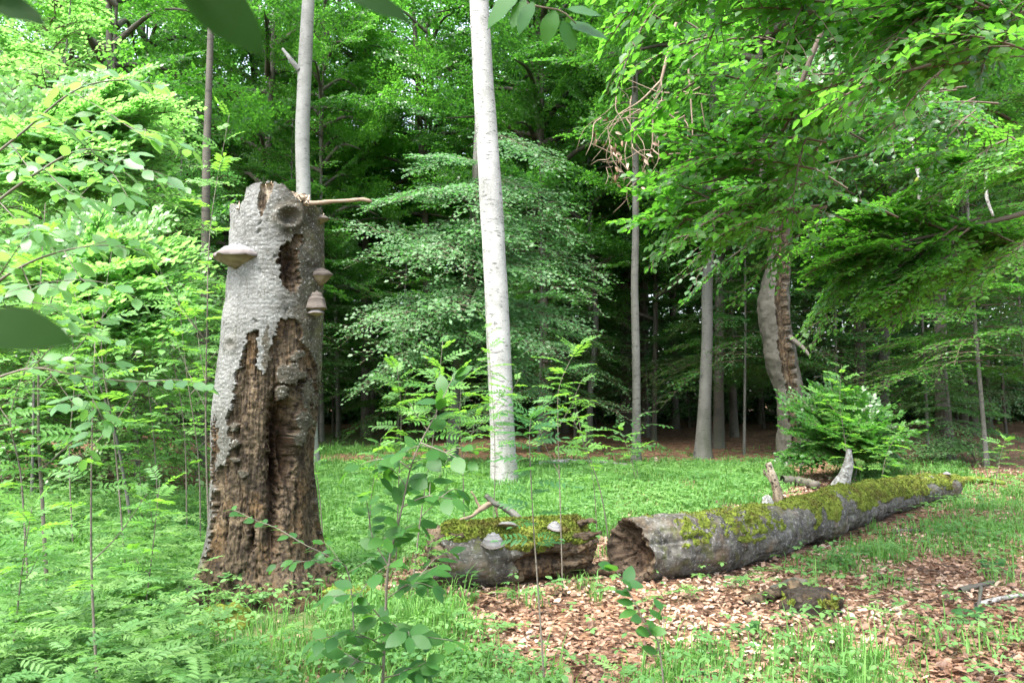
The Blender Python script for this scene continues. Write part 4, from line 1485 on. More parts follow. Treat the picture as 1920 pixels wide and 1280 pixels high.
# ------------------------------------------------------------------ near leaves, one object each
def near_leaf_mesh(name, mat, w=.30, tip=.0, curl=.12, serr=0.0, fold=.10, n=7):
    t = np.linspace(0, 1, n)
    hw = w * np.sin(np.pi * t ** (.85 + tip)) ** .75
    hw[0] = .012
    hw[-1] = .0
    x = t
    zc = -curl * t ** 2
    mid = np.stack([x, 0 * t, zc], -1)
    le = np.stack([x - .02 + serr * (np.arange(n) % 2), hw, zc + fold * hw + .012 * np.sin(t * 17)], -1)
    ri = np.stack([x - .02 + serr * (np.arange(n) % 2), -hw, zc + fold * hw * .8 + .012 * np.cos(t * 15)], -1)
    V = np.vstack([mid, le, ri])
    q = []
    for i in range(n - 1):
        q.append((i, i + 1, n + i + 1, n + i))
        q.append((i + 1, i, 2 * n + i, 2 * n + i + 1))
    # leaf stalk
    sv, sq, st = tube(np.array([[-.16, 0, .02], [-.06, 0, .0], [0.02, 0, 0]]), .009, 3, False)
    o = len(V)
    return mk_mesh(name, np.vstack([V, sv]), [np.array(q), sq + o], (mat,))


def rowan_leaf_mesh(name, mat, pairs=6, droop=.3, big=1.0):
    """pinnate leaf, unit length along +x"""
    parts_ = []
    t = np.linspace(0, 1, 6)
    zc = .10 * t - droop * t ** 2
    rach = np.stack([t, .03 * np.sin(t * 2), zc], -1)
    parts_.append(tube(rach, np.linspace(.012, .005, 6), 3, False))

    def leaflet(p, d, l, w):
        x = d / np.linalg.norm(d)
        y = np.cross([0, 0, 1.0], x)
        y /= np.linalg.norm(y)
        z = np.cross(x, y)
        V = [p, p + x * l * .3 + y * w * .8 + z * .012, p + x * l * .7 + y * w * .85 + z * .012, p + x * l - z * .03, p + x * l * .7 - y * w * .85 + z * .012, p + x * l * .3 - y * w * .8 + z * .012, p + x * l * .5]
        q, tr = TM['mid'][1], TM['mid'][2]
        parts_.append((np.array(V), q, tr))
    for i in range(pairs):
        u = .22 + .74 * i / pairs
        p = np.array([np.interp(u, t, rach[:, c]) for c in range(3)])
        l = .30 * big * (1 - .25 * abs(u - .5)) * U(.9, 1.1)
        for sg in (1, -1):
            a = math.radians(U(52, 68)) * sg
            leaflet(p, np.array([math.cos(a), math.sin(a), U(-.25, .05)]), l, l * .17)
    leaflet(rach[-1], np.array([1, 0, -.35]), .28 * big, .28 * big * .18)
    V, q, tr = join(parts_)
    return mk_mesh(name, V, [q, tr], (mat,))


BL = [near_leaf_mesh('beech_leaf', M['near'], U(.27, .33), U(-.05, .1), U(.02, .25)) for _ in range(4)]
BLD = [near_leaf_mesh('painted_shade_leaf', M['painted_shade'], U(.27, .33), U(-.05, .1), U(.02, .25)) for _ in range(3)]
SL = [near_leaf_mesh('shrub_leaf', M['shrub'], U(.25, .30), U(-.05, .1), U(.02, .25)) for _ in range(4)]
RL = [rowan_leaf_mesh('rowan_leaf', M['rowan'], 6 + k % 2, U(.15, .45)) for k in range(4)]
RD = [rowan_leaf_mesh('rowan_leaf_dark', M['rowan_dark'], 5 + k % 2, U(.15, .45), 1.15) for k in range(3)]


def put_leaf(me, parent, p, X, Z, s, name='leaf'):
    X, Z = ortho(np.asarray(X, float), np.asarray(Z, float))
    Y = np.cross(Z, X)
    q = np.asarray(p) - loc_of(parent)
    m = Matrix(((X[0] * s, Y[0] * s, Z[0] * s, q[0]), (X[1] * s, Y[1] * s, Z[1] * s, q[1]), (X[2] * s, Y[2] * s, Z[2] * s, q[2]), (0, 0, 0, 1)))
    return part(name, me, parent, mat=m)


def stem_obj(root, pts, r0, r1, mat, name='stem', n=20, sides=6):
    P = smooth_path(pts, n)
    V, q, t = tube(P, np.linspace(r0, r1, n), sides)
    part(name, mk_mesh(name, V - loc_of(root), [q, t], (mat,)), root)
    return P


def rowan(label, pts, nl=24, size=.17, r=.007, start=.35, lv=RL, stem='stem', group=None, twigs=0, name='rowan_sapling', spread=1.0, cat='sapling'):
    """pts (px, py, D) from the foot up"""
    W = [at(*p) for p in pts]
    W[0][2] = float(gh(W[0][0], W[0][1]))
    root = thing(name, W[0], label, cat, group)
    P = stem_obj(root, W, r, .0016, M[stem])
    ax = [(P, start)]
    H = W[-1][2] - W[0][2]
    for k in range(twigs):
        u = U(.35, .75)
        q = P[int(u * (len(P) - 1))]
        a = U(0, 6.28)
        ln = H * U(.16, .3)
        e = q + np.array([math.cos(a) * ln * .7, math.sin(a) * ln * .7, ln * .8])
        ax.append((stem_obj(root, [q, (q + e) / 2 + [0, 0, -.03], e], r * .5, .0014, M[stem], 'twig', 8, 5), .3))
    tot = sum(len(a) * 0 + np.linalg.norm(a[-1] - a[0]) * (1 - s0) for a, s0 in ax)
    for a, s0 in ax:
        m = max(3, int(1.25 * nl * np.linalg.norm(a[-1] - a[0]) * (1 - s0) / tot))
        ph = U(0, 6)
        for i in range(m):
            u = s0 + (1 - s0) * (i + .6) / m
            q = np.array([np.interp(u, np.linspace(0, 1, len(a)), a[:, c]) for c in range(3)])
            an = ph + i * 2.399
            up = .25 + .9 * max(0, u - .75) / .25 * U(.5, 1)
            d = np.array([math.cos(an), math.sin(an), up])
            put_leaf(pick(lv), root, q, d, [U(-.4, .4), U(-.5, .4) - .25, 1], 1.25 * size * U(.75, 1.15) * (1 - .25 * (u > .92)))
    return root


def leafy_twig(root, P, leaf, meshes, spacing=.035, start=.15, tip=True, jitter=.5, flat=.6, both=None):
    """alternate leaves along a twig path"""
    ln = np.linalg.norm(np.diff(P, axis=0), axis=1).sum()
    m = max(3, int(ln * (1 - start) / spacing))
    for i in range(m):
        u = start + (1 - start) * (i + .5 + U(-.2, .2)) / m
        q = np.array([np.interp(u, np.linspace(0, 1, len(P)), P[:, c]) for c in range(3)])
        k = min(len(P) - 2, int(u * (len(P) - 1)))
        d = norm(P[k + 1] - P[k])
        side = norm(np.cross(d, [0, 0, 1.0]) + 1e-6)
        if abs(d[2]) > .8:
            a_ = i * 2.4
            side = np.array([math.cos(a_), math.sin(a_), 0])
        a = math.radians(U(35, 70)) * (1 if i % 2 else -1)
        dd = d * math.cos(a) + side * math.sin(a) + np.array([0, 0, U(-.5, .15)])
        z = np.array([U(-flat, flat), U(-flat, flat) - .55, .85])
        st = norm(dd)
        put_leaf(pick(meshes), root, q + st * leaf * .14, dd, z, leaf * U(.7, 1.15))
    if tip:
        put_leaf(pick(meshes), root, P[-1], P[-1] - P[-2] + [0, 0, -.02], [U(-.3, .3), 0, 1], leaf * .8)


def beech_sapling(label, pts, twigs, leaf=.06, r=.008, meshes=BL, spacing=.035, name='beech_sapling', stem='stem', start=.3, group=None, cat='sapling', snap=True, auto=0, side=(.12, .26)):
    W = [at(*p) for p in pts]
    if snap:
        W[0][2] = float(gh(W[0][0], W[0][1]))
    root = thing(name, W[0], label, cat, group)
    P = stem_obj(root, W, r, .0015, M[stem])
    leafy_twig(root, P, leaf, meshes, spacing, start)
    paths = [P]
    for tw in twigs:
        Q = stem_obj(root, [at(*p) for p in tw], r * .45, .0012, M[stem], 'twig', 10, 5)
        leafy_twig(root, Q, leaf, meshes, spacing, .1)
        paths.append(Q)
    for k in range(auto):
        Q = paths[k % len(paths)]
        i = int(U(.2, .85) * (len(Q) - 1))
        a = U(0, 6.28)
        ln = U(*side)
        d = norm(norm(Q[min(i + 1, len(Q) - 1)] - Q[i]) * .5 + np.array([math.cos(a), math.sin(a) * .8, U(-.2, .5)]))
        q = Q[i]
        W2 = stem_obj(root, [q, q + d * ln * .5 + [0, 0, .01], q + d * ln - [0, 0, .02]], r * .3, .001, M[stem], 'twig', 8, 4)
        leafy_twig(root, W2, leaf, meshes, spacing, .2)
    return root


# ---- saplings in the middle and right
rowan('rowan sapling with bright upright tip, left of the pale beech, behind the crooked beech sapling', [(770, 1130, 6.2), (790, 960, 6.2), (815, 800, 6.2), (830, 640, 6.2)], 40, .20, .008, .35, twigs=4)
rowan('rowan sapling with arching feathery leaves just left of the bright-tipped one', [(742, 1010, 7.2), (748, 900, 7.2), (752, 780, 7.2), (745, 690, 7.2)], 30, .20, .007, .3, twigs=4)
rowan('rowan sapling filling the space between the bright-tipped one and the pale beech', [(872, 990, 7.8), (868, 880, 7.8), (862, 780, 7.8), (868, 690, 7.8)], 32, .20, .007, .25, twigs=4)
rowan('low rowan sapling in the grass between the snag and the crooked beech sapling', [(690, 960, 8.6), (700, 900, 8.6), (715, 820, 8.6)], 18, .20, .006, .2, twigs=2)
rowan('rowan sapling close in front, thin dark stem crossing the short log, serrated dark leaves', [(1022, 1300, 4.4), (1012, 1150, 4.4), (1000, 980, 4.4), (993, 830, 4.4), (996, 780, 4.4)], 26, .15, .0065, .42, RD)
rowan('thin-stemmed rowan sapling rising behind the short log with a nodding bright tip', [(1055, 1085, 6.6), (1050, 930, 6.6), (1046, 790, 6.6), (1050, 720, 6.6), (1085, 645, 6.6)], 24, .19, .006, .45, twigs=2)
rowan('thin rowan sapling whose feathery leaves overlap the pale beech trunk', [(925, 965, 8.8), (928, 850, 8.8), (922, 730, 8.8), (912, 600, 8.8)], 26, .18, .006, .3, twigs=2)
rowan('slender rowan sapling leaning left beside the gap between the two logs', [(1148, 1020, 7.3), (1128, 930, 7.3), (1098, 840, 7.3), (1070, 775, 7.3)], 18, .17, .007, .45, twigs=3)
rowan('small rowan seedling in the grass behind the gap between the logs', [(1120, 960, 8.8), (1112, 900, 8.8), (1092, 830, 8.8)], 12, .16, .005, .4)
rowan('rowan sapling with feathery leaves under the thin straight trunk', [(1195, 905, 14.2), (1180, 850, 14.2), (1160, 800, 14.2)], 16, .22, .006, .2, twigs=2)
rowan('light green rowan sapling growing out of the rounded bush', [(1592, 900, 13.2), (1585, 830, 13.2), (1575, 760, 13.2), (1578, 685, 13.2)], 40, .24, .008, .15, twigs=4)
rowan('rowan sapling with drooping leaves just behind the lichen-white branch stub', [(1650, 915, 12.0), (1660, 860, 12.0), (1690, 800, 12.0)], 18, .22, .006, .2, twigs=2)
rowan('small sapling at the foot of the nearly black trunk, near the brown slope', [(1860, 900, 12.5), (1875, 860, 12.5), (1885, 820, 12.5)], 14, .18, .005, .2)
rowan('rowan seedling against the right flank of the snag', [(607, 1012, 8.6), (598, 920, 8.6), (585, 850, 8.6)], 8, .13, .008, .55)
rowan('little rowan seedling among ferny leaves left of the short log', [(805, 1100, 6.1), (800, 1060, 6.1), (812, 1010, 6.1)], 14, .13, .005, .2)

beech_sapling('crooked beech sapling with round glossy leaves in front of the snag gap', [(712, 1330, 3.7), (722, 1180, 3.7), (728, 1060, 3.7), (752, 960, 3.7), (775, 860, 3.7), (820, 770, 3.7), (850, 705, 3.7)],
              [[(728, 1120, 3.7), (770, 1090, 3.6), (820, 1060, 3.5)], [(724, 1170, 3.7), (690, 1130, 3.6), (660, 1100, 3.55)], [(728, 1060, 3.7), (700, 1010, 3.7), (690, 960, 3.75)], [(755, 950, 3.7), (800, 930, 3.6), (850, 935, 3.5)],
               [(770, 880, 3.7), (735, 860, 3.7), (705, 900, 3.7)], [(722, 1190, 3.7), (770, 1190, 3.6), (850, 1200, 3.5)], [(718, 1250, 3.7), (670, 1240, 3.6), (640, 1270, 3.5)], [(718, 1270, 3.7), (760, 1260, 3.6), (800, 1240, 3.5)],
               [(720, 1210, 3.7), (690, 1195, 3.6), (655, 1180, 3.5)], [(790, 830, 3.7), (840, 850, 3.6), (880, 870, 3.6)]], .10, .008, spacing=.040, auto=24)
beech_sapling('low beech sprig with bright leaves crossing the foot of the snag', [(668, 1140, 4.9), (655, 1080, 4.9), (620, 1045, 4.8), (570, 1020, 4.7), (520, 990, 4.7), (480, 975, 4.7), (438, 955, 4.7)],
              [[(640, 1060, 4.85), (600, 1050, 4.7), (545, 1055, 4.6)], [(650, 1075, 4.9), (690, 1050, 4.8), (720, 1020, 4.7)]], .08, .005, spacing=.042, start=.2, name='beech_sprig', auto=2)
beech_sapling('dark-leaved sapling bending up across the leaf litter in front of the log gap', [(1262, 1330, 2.9), (1240, 1240, 2.9), (1215, 1180, 2.9), (1180, 1110, 2.9), (1150, 1062, 2.9)], [[(1232, 1220, 2.9), (1245, 1170, 2.9), (1240, 1140, 2.9)]],
              .075, .004, BL, .045, start=.25)
beech_sapling('small beech with flat sprays at the foot of the thin straight trunk', [(1197, 890, 15.0), (1192, 850, 15.0), (1188, 780, 15.0)],
              [[(1192, 850, 15), (1215, 835, 14.8), (1245, 838, 14.6)], [(1190, 830, 15), (1160, 810, 14.8), (1130, 800, 14.6)], [(1190, 810, 15), (1220, 795, 14.8), (1258, 800, 14.6)], [(1192, 860, 15), (1165, 850, 14.8), (1140, 850, 14.6)],
               [(1189, 790, 15), (1205, 775, 14.8), (1230, 770, 14.7)]], .075, .008, spacing=.04, auto=8)

# ---- the leafy shrub at the upper left
SHR = [
    ('arching shrub branch with pointed leaves, highest on the left', [(-60, 330, 3.4), (40, 250, 3.4), (140, 170, 3.4), (230, 150, 3.4), (300, 160, 3.4)],
     [[(60, 240, 3.4), (120, 240, 3.3), (190, 250, 3.2)], [(140, 175, 3.4), (200, 210, 3.3), (260, 250, 3.2), (290, 262, 3.2)], [(20, 270, 3.4), (60, 320, 3.3), (110, 350, 3.2)]]),
    ('long arching shrub branch whose light tip reaches toward the snag', [(-60, 420, 3.2), (60, 330, 3.2), (160, 280, 3.2), (250, 310, 3.2), (330, 352, 3.2)],
     [[(80, 315, 3.2), (130, 360, 3.1), (190, 380, 3.0)], [(170, 280, 3.2), (215, 330, 3.1), (240, 370, 3.0)], [(0, 380, 3.2), (40, 420, 3.1), (80, 440, 3.0)], [(150, 285, 3.2), (200, 300, 3.2), (262, 345, 3.2)]]),
    ('shrub branch with broad leaves at middle height on the left edge', [(-50, 560, 3.1), (40, 500, 3.1), (120, 470, 3.1), (200, 460, 3.1), (270, 470, 3.1)],
     [[(40, 500, 3.1), (60, 550, 3.0), (60, 600, 3.0)], [(120, 470, 3.1), (150, 520, 3.0), (190, 545, 3.0)], [(-10, 530, 3.1), (30, 470, 3.0), (60, 430, 3.0)]]),
    ('low shrub branch with a row of round leaves left of the snag', [(-40, 720, 3.6), (60, 690, 3.6), (150, 705, 3.6), (250, 715, 3.6), (330, 712, 3.6), (390, 722, 3.6)],
     [[(60, 690, 3.6), (110, 640, 3.5), (160, 620, 3.5)], [(150, 705, 3.6), (180, 760, 3.5), (200, 800, 3.5)]]),
]
for lab, pts, tws in SHR:
    beech_sapling(lab, pts, tws, .088, .006, SL, .040, 'shrub_branch', 'stem', .15, None, 'shrub branch', False, 9, (.15, .4))

# ---- rowan thicket on the left
LEFT = [
    ('tall thin dark rowan stem nearest the path on the left', [(188, 1330, 3.9), (172, 1080, 3.9), (172, 850, 3.9), (178, 640, 3.9)], 22, .17, .0075, .3, 2),
    ('pale-barked rowan pole in the left thicket', [(92, 1110, 5.8), (80, 950, 5.8), (72, 800, 5.8), (75, 560, 5.8), (85, 380, 5.8)], 36, .20, .016, .35, 4),
    ('tallest rowan sapling, its feathery crown level with the snag top', [(396, 1010, 7.4), (386, 820, 7.4), (388, 620, 7.4), (395, 420, 7.4), (430, 215, 7.4)], 44, .23, .010, .35, 5),
    ('rowan sapling with two leaning stems just left of the snag', [(378, 985, 8.2), (372, 860, 8.2), (350, 700, 8.2), (335, 560, 8.2)], 30, .21, .008, .3, 4),
    ('rowan sapling with pale silvery stem in the middle of the left thicket', [(240, 1010, 7.0), (215, 830, 7.0), (190, 640, 7.0), (215, 430, 7.0)], 36, .20, .008, .3, 4),
    ('short rowan sapling beneath the bright domed bush', [(300, 970, 9.0), (290, 840, 9.0), (275, 700, 9.0), (262, 560, 9.0)], 34, .22, .008, .25, 4),
    ('rowan sapling with yellowing feathery leaves beside the snag', [(352, 975, 8.8), (345, 800, 8.8), (318, 640, 8.8), (300, 500, 8.8)], 34, .22, .008, .3, 4),
    ('rowan sapling leaning to the left edge, low in the thicket', [(60, 1060, 5.6), (40, 900, 5.6), (20, 780, 5.6), (60, 660, 5.6)], 26, .19, .008, .3, 2),
    ('small rowan sapling standing in pale ground cover left of the snag', [(268, 965, 9.6), (262, 880, 9.6), (255, 790, 9.6)], 20, .2, .006, .3, 2),
    ('rowan sapling at the left edge with fan-like leaves near the ground', [(20, 1230, 4.4), (40, 1080, 4.4), (60, 950, 4.4)], 22, .18, .006, .2, 2),
    ('bushy rowan seedling between the dark stem and the snag', [(270, 1120, 5.6), (285, 1040, 5.6), (300, 900, 5.6)], 24, .18, .006, .2, 2),
    ('rowan sapling behind the pale-barked pole', [(140, 990, 8.0), (130, 850, 8.0), (140, 690, 8.0), (120, 520, 8.0)], 30, .21, .008, .3, 3),
]
for lab, pts, nl, size, r, st, tw in LEFT:
    rowan(lab, pts, nl, size, r, st, RL, 'stem', None, tw)

# ---- leaves right above the camera
def hanging_twig(label, pts, leaves, mesh, size, r=.004, name='hanging_twig', extra=()):
    W = [at(*p) for p in pts]
    root = thing(name, W[0], label, 'twig')
    stem_obj(root, W, r, .0015, M['twig'], 'stem', 12, 5)
    for (px, py, D, tx, ty, s) in leaves:
        p, q = at(px, py, D), at(tx, ty, D + .01)
        put_leaf(pick(mesh), root, p, q - p, [U(-.3, .3), -.75, .7], np.linalg.norm(q - p) * s)
    return root


hanging_twig('twig of oval green leaves hanging at the top edge, right of the pale beech', [(1060, -120, 1.9), (1010, -40, 1.9), (985, 5, 1.9), (1050, 20, 1.9), (1080, 45, 1.9)],
             [(975, -20, 1.9, 905, 45, 1), (985, 0, 1.88, 958, 55, 1), (1000, 5, 1.86, 965, 60, 1.0), (1040, 20, 1.9, 1018, 82, 1), (1065, 18, 1.9, 1130, 22, 1), (1062, 45, 1.92, 1145, 62, 1), (1055, 40, 1.9, 1080, 95, 1.0),
              (1010, -10, 1.9, 1060, -10, 1), (1065, 30, 1.9, 1065, 50, 1)], BL, 1.0)
_items = []
for _ in range(90):
    x, y = U(-2.6, 2.0), U(-1.9, 1.5)
    z = 1.6 + max(.9, .62 * max(0, y) + .72) + U(0, .9)
    a = U(0, 6.28)
    p = np.array([x, y, z])
    _items.append((p, p + np.array([math.cos(a) * .9, min(math.sin(a), .25) * .9, U(0, .25)])))
bough_top = thing('added_shade_bough', (-2.6, -1.8, 3.2), 'added beech bough overhead, out of view, shading the leaves at the top edge', 'branch')  # unseen bough added above the camera to shade the near leaves
stem_obj(bough_top, [(-2.6, -1.8, 3.2), (-1.2, -.6, 3.1), (.2, .3, 3.15), (1.4, .9, 3.3)], .03, .006, M['twig'], 'limb')
part('foliage', sprays_between('foliage', _items, M['overhang'], 'mid', SP_OV, loc_of(bough_top), 1.0, 2, .3), bough_top)
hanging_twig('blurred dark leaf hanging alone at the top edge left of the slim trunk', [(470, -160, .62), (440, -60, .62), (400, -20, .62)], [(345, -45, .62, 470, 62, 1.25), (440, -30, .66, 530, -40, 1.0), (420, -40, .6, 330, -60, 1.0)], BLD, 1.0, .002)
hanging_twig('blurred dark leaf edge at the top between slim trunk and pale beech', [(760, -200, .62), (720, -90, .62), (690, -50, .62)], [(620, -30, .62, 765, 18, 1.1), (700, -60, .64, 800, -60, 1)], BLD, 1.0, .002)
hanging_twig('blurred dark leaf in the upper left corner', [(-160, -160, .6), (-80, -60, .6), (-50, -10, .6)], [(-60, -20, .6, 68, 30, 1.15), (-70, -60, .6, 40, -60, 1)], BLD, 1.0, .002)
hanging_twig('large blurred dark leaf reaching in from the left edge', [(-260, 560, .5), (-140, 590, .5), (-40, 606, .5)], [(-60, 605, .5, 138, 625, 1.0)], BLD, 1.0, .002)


# ---- overhanging beech boughs at the upper right
def bough(label, limb, r0, r1, items, mat, leaf_s, D, stock=SP_MED, parts_n=0, name='overhanging_bough', twigdepth=2, roll=.45):
    W = [at(*p) for p in limb]
    root = thing(name, W[0], label, 'branch')
    P = smooth_path(W, 24)
    V, q, t = tube(P, np.linspace(r0, r1, 24), 8)
    part('limb', mk_mesh('limb', V - loc_of(root), [q, t], (M['twig'],)), root)
    part('foliage', sprays_between('foliage', items, mat, 'mid', stock, loc_of(root), leaf_s, twigdepth, roll), root)
    return root, P




def items_in(boxes, D, dj=.4, ln=(.5, .9)):
    """sprays starting in pixel boxes (x0,y0,x1,y1,n,(dx,dy)) and heading to (dx,dy)"""
    out = []
    for (x0, y0, x1, y1, n, d) in boxes:
        for _ in range(n):
            x, y = U(x0, x1), U(y0, y1)
            Dk = D + U(-dj, dj)
            p = at(x, y, Dk)
            a = math.atan2(d[1], d[0]) + U(-.7, .7)
            l = U(*ln) * F / Dk
            q = at(x + math.cos(a) * l, y + math.sin(a) * l, Dk + U(-.6, .5))
            out.append((p, q))
    return out


bough('long beech bough with dark twigs hanging from the top right to the middle', [(1760, -260, 6.8), (1600, -60, 6.7), (1520, 110, 6.6), (1470, 240, 6.6), (1390, 320, 6.6), (1290, 350, 6.6)], .035, .006,
      items_in([(1420, 180, 1560, 300, 12, (-1, .1)), (1330, 280, 1450, 380, 13, (-1, .1)), (1380, 300, 1560, 430, 12, (-.8, .3)), (1300, 330, 1400, 440, 9, (-.8, .3)), (1480, 120, 1600, 260, 8, (-.6, .5)), (1300, 60, 1480, 160, 10, (-1, .1))], 6.6),
      M['overhang'], 1.0, 5.5, SP_OV)
bough('dense shady beech bough across the top right corner', [(2150, -300, 5.4), (1900, -120, 5.4), (1750, 20, 5.3), (1620, 60, 5.3)], .04, .01,
      items_in([(1500, -120, 1960, 30, 34, (-.8, .3)), (1650, 0, 1960, 140, 26, (-.9, .3)), (1250, -140, 1560, -10, 14, (-.8, .4)), (1500, -420, 2050, -120, 34, (-.5, .3)), (1750, -60, 2000, 40, 14, (-.8, .3)), (1200, -300, 1500, -150, 10, (-.5, .7))], 5.3, .6), M['overhang'], 1.0, 4.5, SP_OV)
bough('beech bough behind the dark twigs, hanging over the old leaning beech', [(1800, -200, 8.2), (1650, 100, 8.0), (1520, 300, 8.0), (1420, 420, 8.0)], .04, .008,
      items_in([(1450, 200, 1700, 420, 12, (-.8, .2)), (1380, 350, 1540, 470, 10, (-.9, .2)), (1680, 120, 1900, 260, 9, (-.8, .2)), (1450, 60, 1800, 200, 10, (-.8, .2))], 8.0, .7, (.8, 1.5)), M['beech'], .9, 8.0, SP_MED)
bough('level beech bough with light green layers at the right edge', [(2100, 330, 9.5), (1950, 390, 9.4), (1800, 430, 9.3), (1660, 460, 9.2)], .05, .01,
      items_in([(1780, 400, 1990, 450, 8, (-1, .15)), (1680, 430, 1850, 465, 7, (-1, .2)), (1840, 450, 2000, 520, 5, (-1, .2)), (1850, 250, 2020, 340, 7, (-1, .1)), (1780, 240, 1950, 320, 6, (-1, .1)), (1580, 440, 1800, 490, 8, (-1, .2))], 9.3, .6, (1.0, 1.6)), M['lime'], .9, 9.3, SP_BIG, roll=.25)

# dead hanging branch with withered leaves
hb = thing('dead_branch', at(1210, 120, 8.0), 'bare dead branch tangle with withered brown leaves hanging right of the pale beech', 'dead branch')
for k, (pts, r0) in enumerate((([(1262, 60, 8), (1240, 150, 8), (1225, 210, 8), (1222, 280, 8), (1200, 330, 8)], .02), ([(1240, 150, 8), (1200, 190, 7.9), (1160, 215, 7.8), (1140, 245, 7.8)], .012),
                               ([(1222, 280, 8), (1240, 292, 7.9), (1265, 288, 7.9), (1300, 290, 7.9)], .010), ([(1225, 215, 8), (1190, 235, 7.9), (1172, 280, 7.8), (1178, 325, 7.8)], .011), ([(1290, 120, 8), (1296, 200, 8), (1298, 260, 8), (1288, 320, 8)], .012),
                               ([(1178, 320, 7.8), (1150, 290, 7.8), (1110, 270, 7.8)], .007), ([(1160, 215, 7.8), (1190, 205, 7.7), (1215, 215, 7.7)], .006), ([(1140, 245, 7.8), (1150, 300, 7.8), (1175, 330, 7.8)], .007),
                               ([(1262, 60, 8), (1275, 20, 8), (1290, -60, 8)], .022))):
    stem_obj(hb, [at(*p) for p in pts], r0, .003, M['dead_wood'], 'limb' if k == 0 else 'twig', 14, 6)
for k in range(46):
    c = [(1150, 300), (1170, 320), (1135, 255), (1165, 330), (1215, 230)][k % 5]
    p = at(c[0] + U(-18, 18), c[1] + U(-30, 30), 7.8 + U(-.15, .15))
    e = p + np.array([U(-.1, .1), U(-.1, .1), U(-.2, .02)])
    P = smooth_path([p, (p + e) / 2 + [U(-.03, .03), 0, 0], e], 5)
    if k % 3 == 0:
        V, q, t = tube(P, .003, 4)
        part('twig', mk_mesh('twig', V - loc_of(hb), [q, t], (M['dead_wood'],)), hb)
for k in range(30):
    c = [(1150, 260), (1180, 200), (1240, 180), (1262, 240), (1290, 200), (1200, 290)][k % 6]
    p = at(c[0] + U(-25, 25), c[1] + U(-40, 40), 7.9 + U(-.25, .25))
    e = p + norm(np.array([U(-1, .3), U(-.5, .5), U(-1.1, .5)])) * U(.3, .75)
    m1, m2 = p * .66 + e * .34 + [U(-.07, .07), 0, U(-.05, .09)], p * .3 + e * .7 + [U(-.07, .07), 0, U(-.05, .09)]
    stem_obj(hb, [p, m1, m2, e], U(.004, .009), .002, M['dead_wood'], 'twig', 10, 5)
DL = [near_leaf_mesh('dry_leaf', M['litter_one'], .2, 0, .4, 0, .5) for _ in range(2)]
for k in range(40):
    c = [(1150, 300), (1170, 320), (1135, 255), (1215, 320), (1228, 270)][k % 5]
    p = at(c[0] + U(-20, 20), c[1] + U(-36, 36), 7.8 + U(-.15, .15))
    put_leaf(DL[k % 2], hb, p, [U(-1, 1), U(-1, 1), U(-1.5, 0)], [U(-1, 1), -1, .3], U(.05, .085))
# bent dead limbs hanging on the right
for lab, pts in (('bent bare hanging limb with a mossy stub above the dark gap on the right', [(1708, 262, 10.5), (1716, 300, 10.5), (1725, 340, 10.5), (1722, 390, 10.5), (1716, 425, 10.5)]),
                 ('bent bare hanging limb nearest the right edge', [(1836, 292, 11.5), (1848, 330, 11.5), (1850, 370, 11.5), (1862, 405, 11.5)])):
    W = [at(*p) for p in pts]
    o = thing('hanging_limb', W[0], lab, 'dead branch')
    stem_obj(o, W, .035, .018, M['lichen'], 'limb', 16, 8)
    if 'mossy' in lab:
        stem_obj(o, [at(1722, 335, 10.5), at(1712, 350, 10.5), at(1702, 368, 10.5)], .03, .015, M['moss'], 'stub', 8, 7)
        stem_obj(o, [at(1716, 425, 10.5), at(1730, 430, 10.4), at(1738, 428, 10.4)], .015, .008, M['lichen'], 'twig', 8, 6)

# ------------------------------------------------------------------ things lying on the floor
def lying(label, pts, r0, r1, mat, name='fallen_branch', cat='fallen branch', forks=(), rough=.01):
    W = []
    for (px, py, up) in pts:
        p = ground(px, py)
        p[2] += up
        W.append(p)
    root = thing(name, W[0], label, cat)
    stub(root, W, r0, r1, mat, 'branch', rough=rough, n=20, sides=8)
    for f in forks:
        Q = []
        for (px, py, up) in f:
            p = ground(px, py)
            p[2] += up
            Q.append(p)
        stub(root, Q, r0 * .5, r1 * .5, mat, 'side_branch', rough=rough * .6, n=12, sides=6)
    return root


lying('pale fallen branch on brown leaves behind the clearing', [(1010, 874, .05), (1060, 872, .08), (1120, 872, .06), (1182, 876, .04)], .07, .04, M['lichen'], rough=.03)
lying('dark fallen limb lying behind the long log beside the pale stub', [(1466, 912, .10), (1500, 914, .10), (1530, 920, .1)], .09, .07, M['dark_bark'], rough=.03)
lying('mossy thin branch running on from the far end of the long log', [(1785, 912, .10), (1820, 908, .09), (1850, 906, .06), (1885, 909, .03)], .08, .03, M['moss'], rough=.02)
lying('dark stick lying on leaf litter beside the long log', [(1672, 1000, .02), (1700, 1000, .03), (1735, 997, .02), (1756, 996, .02)], .03, .014, M['dark_bark'])
lying('long bare stick on the brown slope at the right', [(1735, 868, .04), (1770, 872, .05), (1790, 876, .04)], .03, .015, M['dead_wood'])
lying('bare leaning stick above the brown slope at the right', [(1792, 842, .1), (1815, 856, .2), (1838, 878, .03)], .03, .02, M['dead_wood'])
lying('grey weathered stick on the ground at the lower right edge', [(1830, 1140, .02), (1880, 1128, .03), (1930, 1122, .03)], .022, .014, M['lichen'])
lying('dark crooked root-like stick at the lower right', [(1800, 1112, .02), (1840, 1108, .05), (1862, 1100, .04)], .03, .015, M['dark_bark'], forks=([(1840, 1108, .04), (1835, 1150, .05), (1832, 1172, .02)],))
lying('thin pale sticks crossing at the foot of the snag', [(388, 1222, .01), (410, 1212, .03), (440, 1200, .02)], .012, .006, M['dead_wood'], forks=([(395, 1205, .03), (420, 1195, .04), (440, 1180, .03)],))
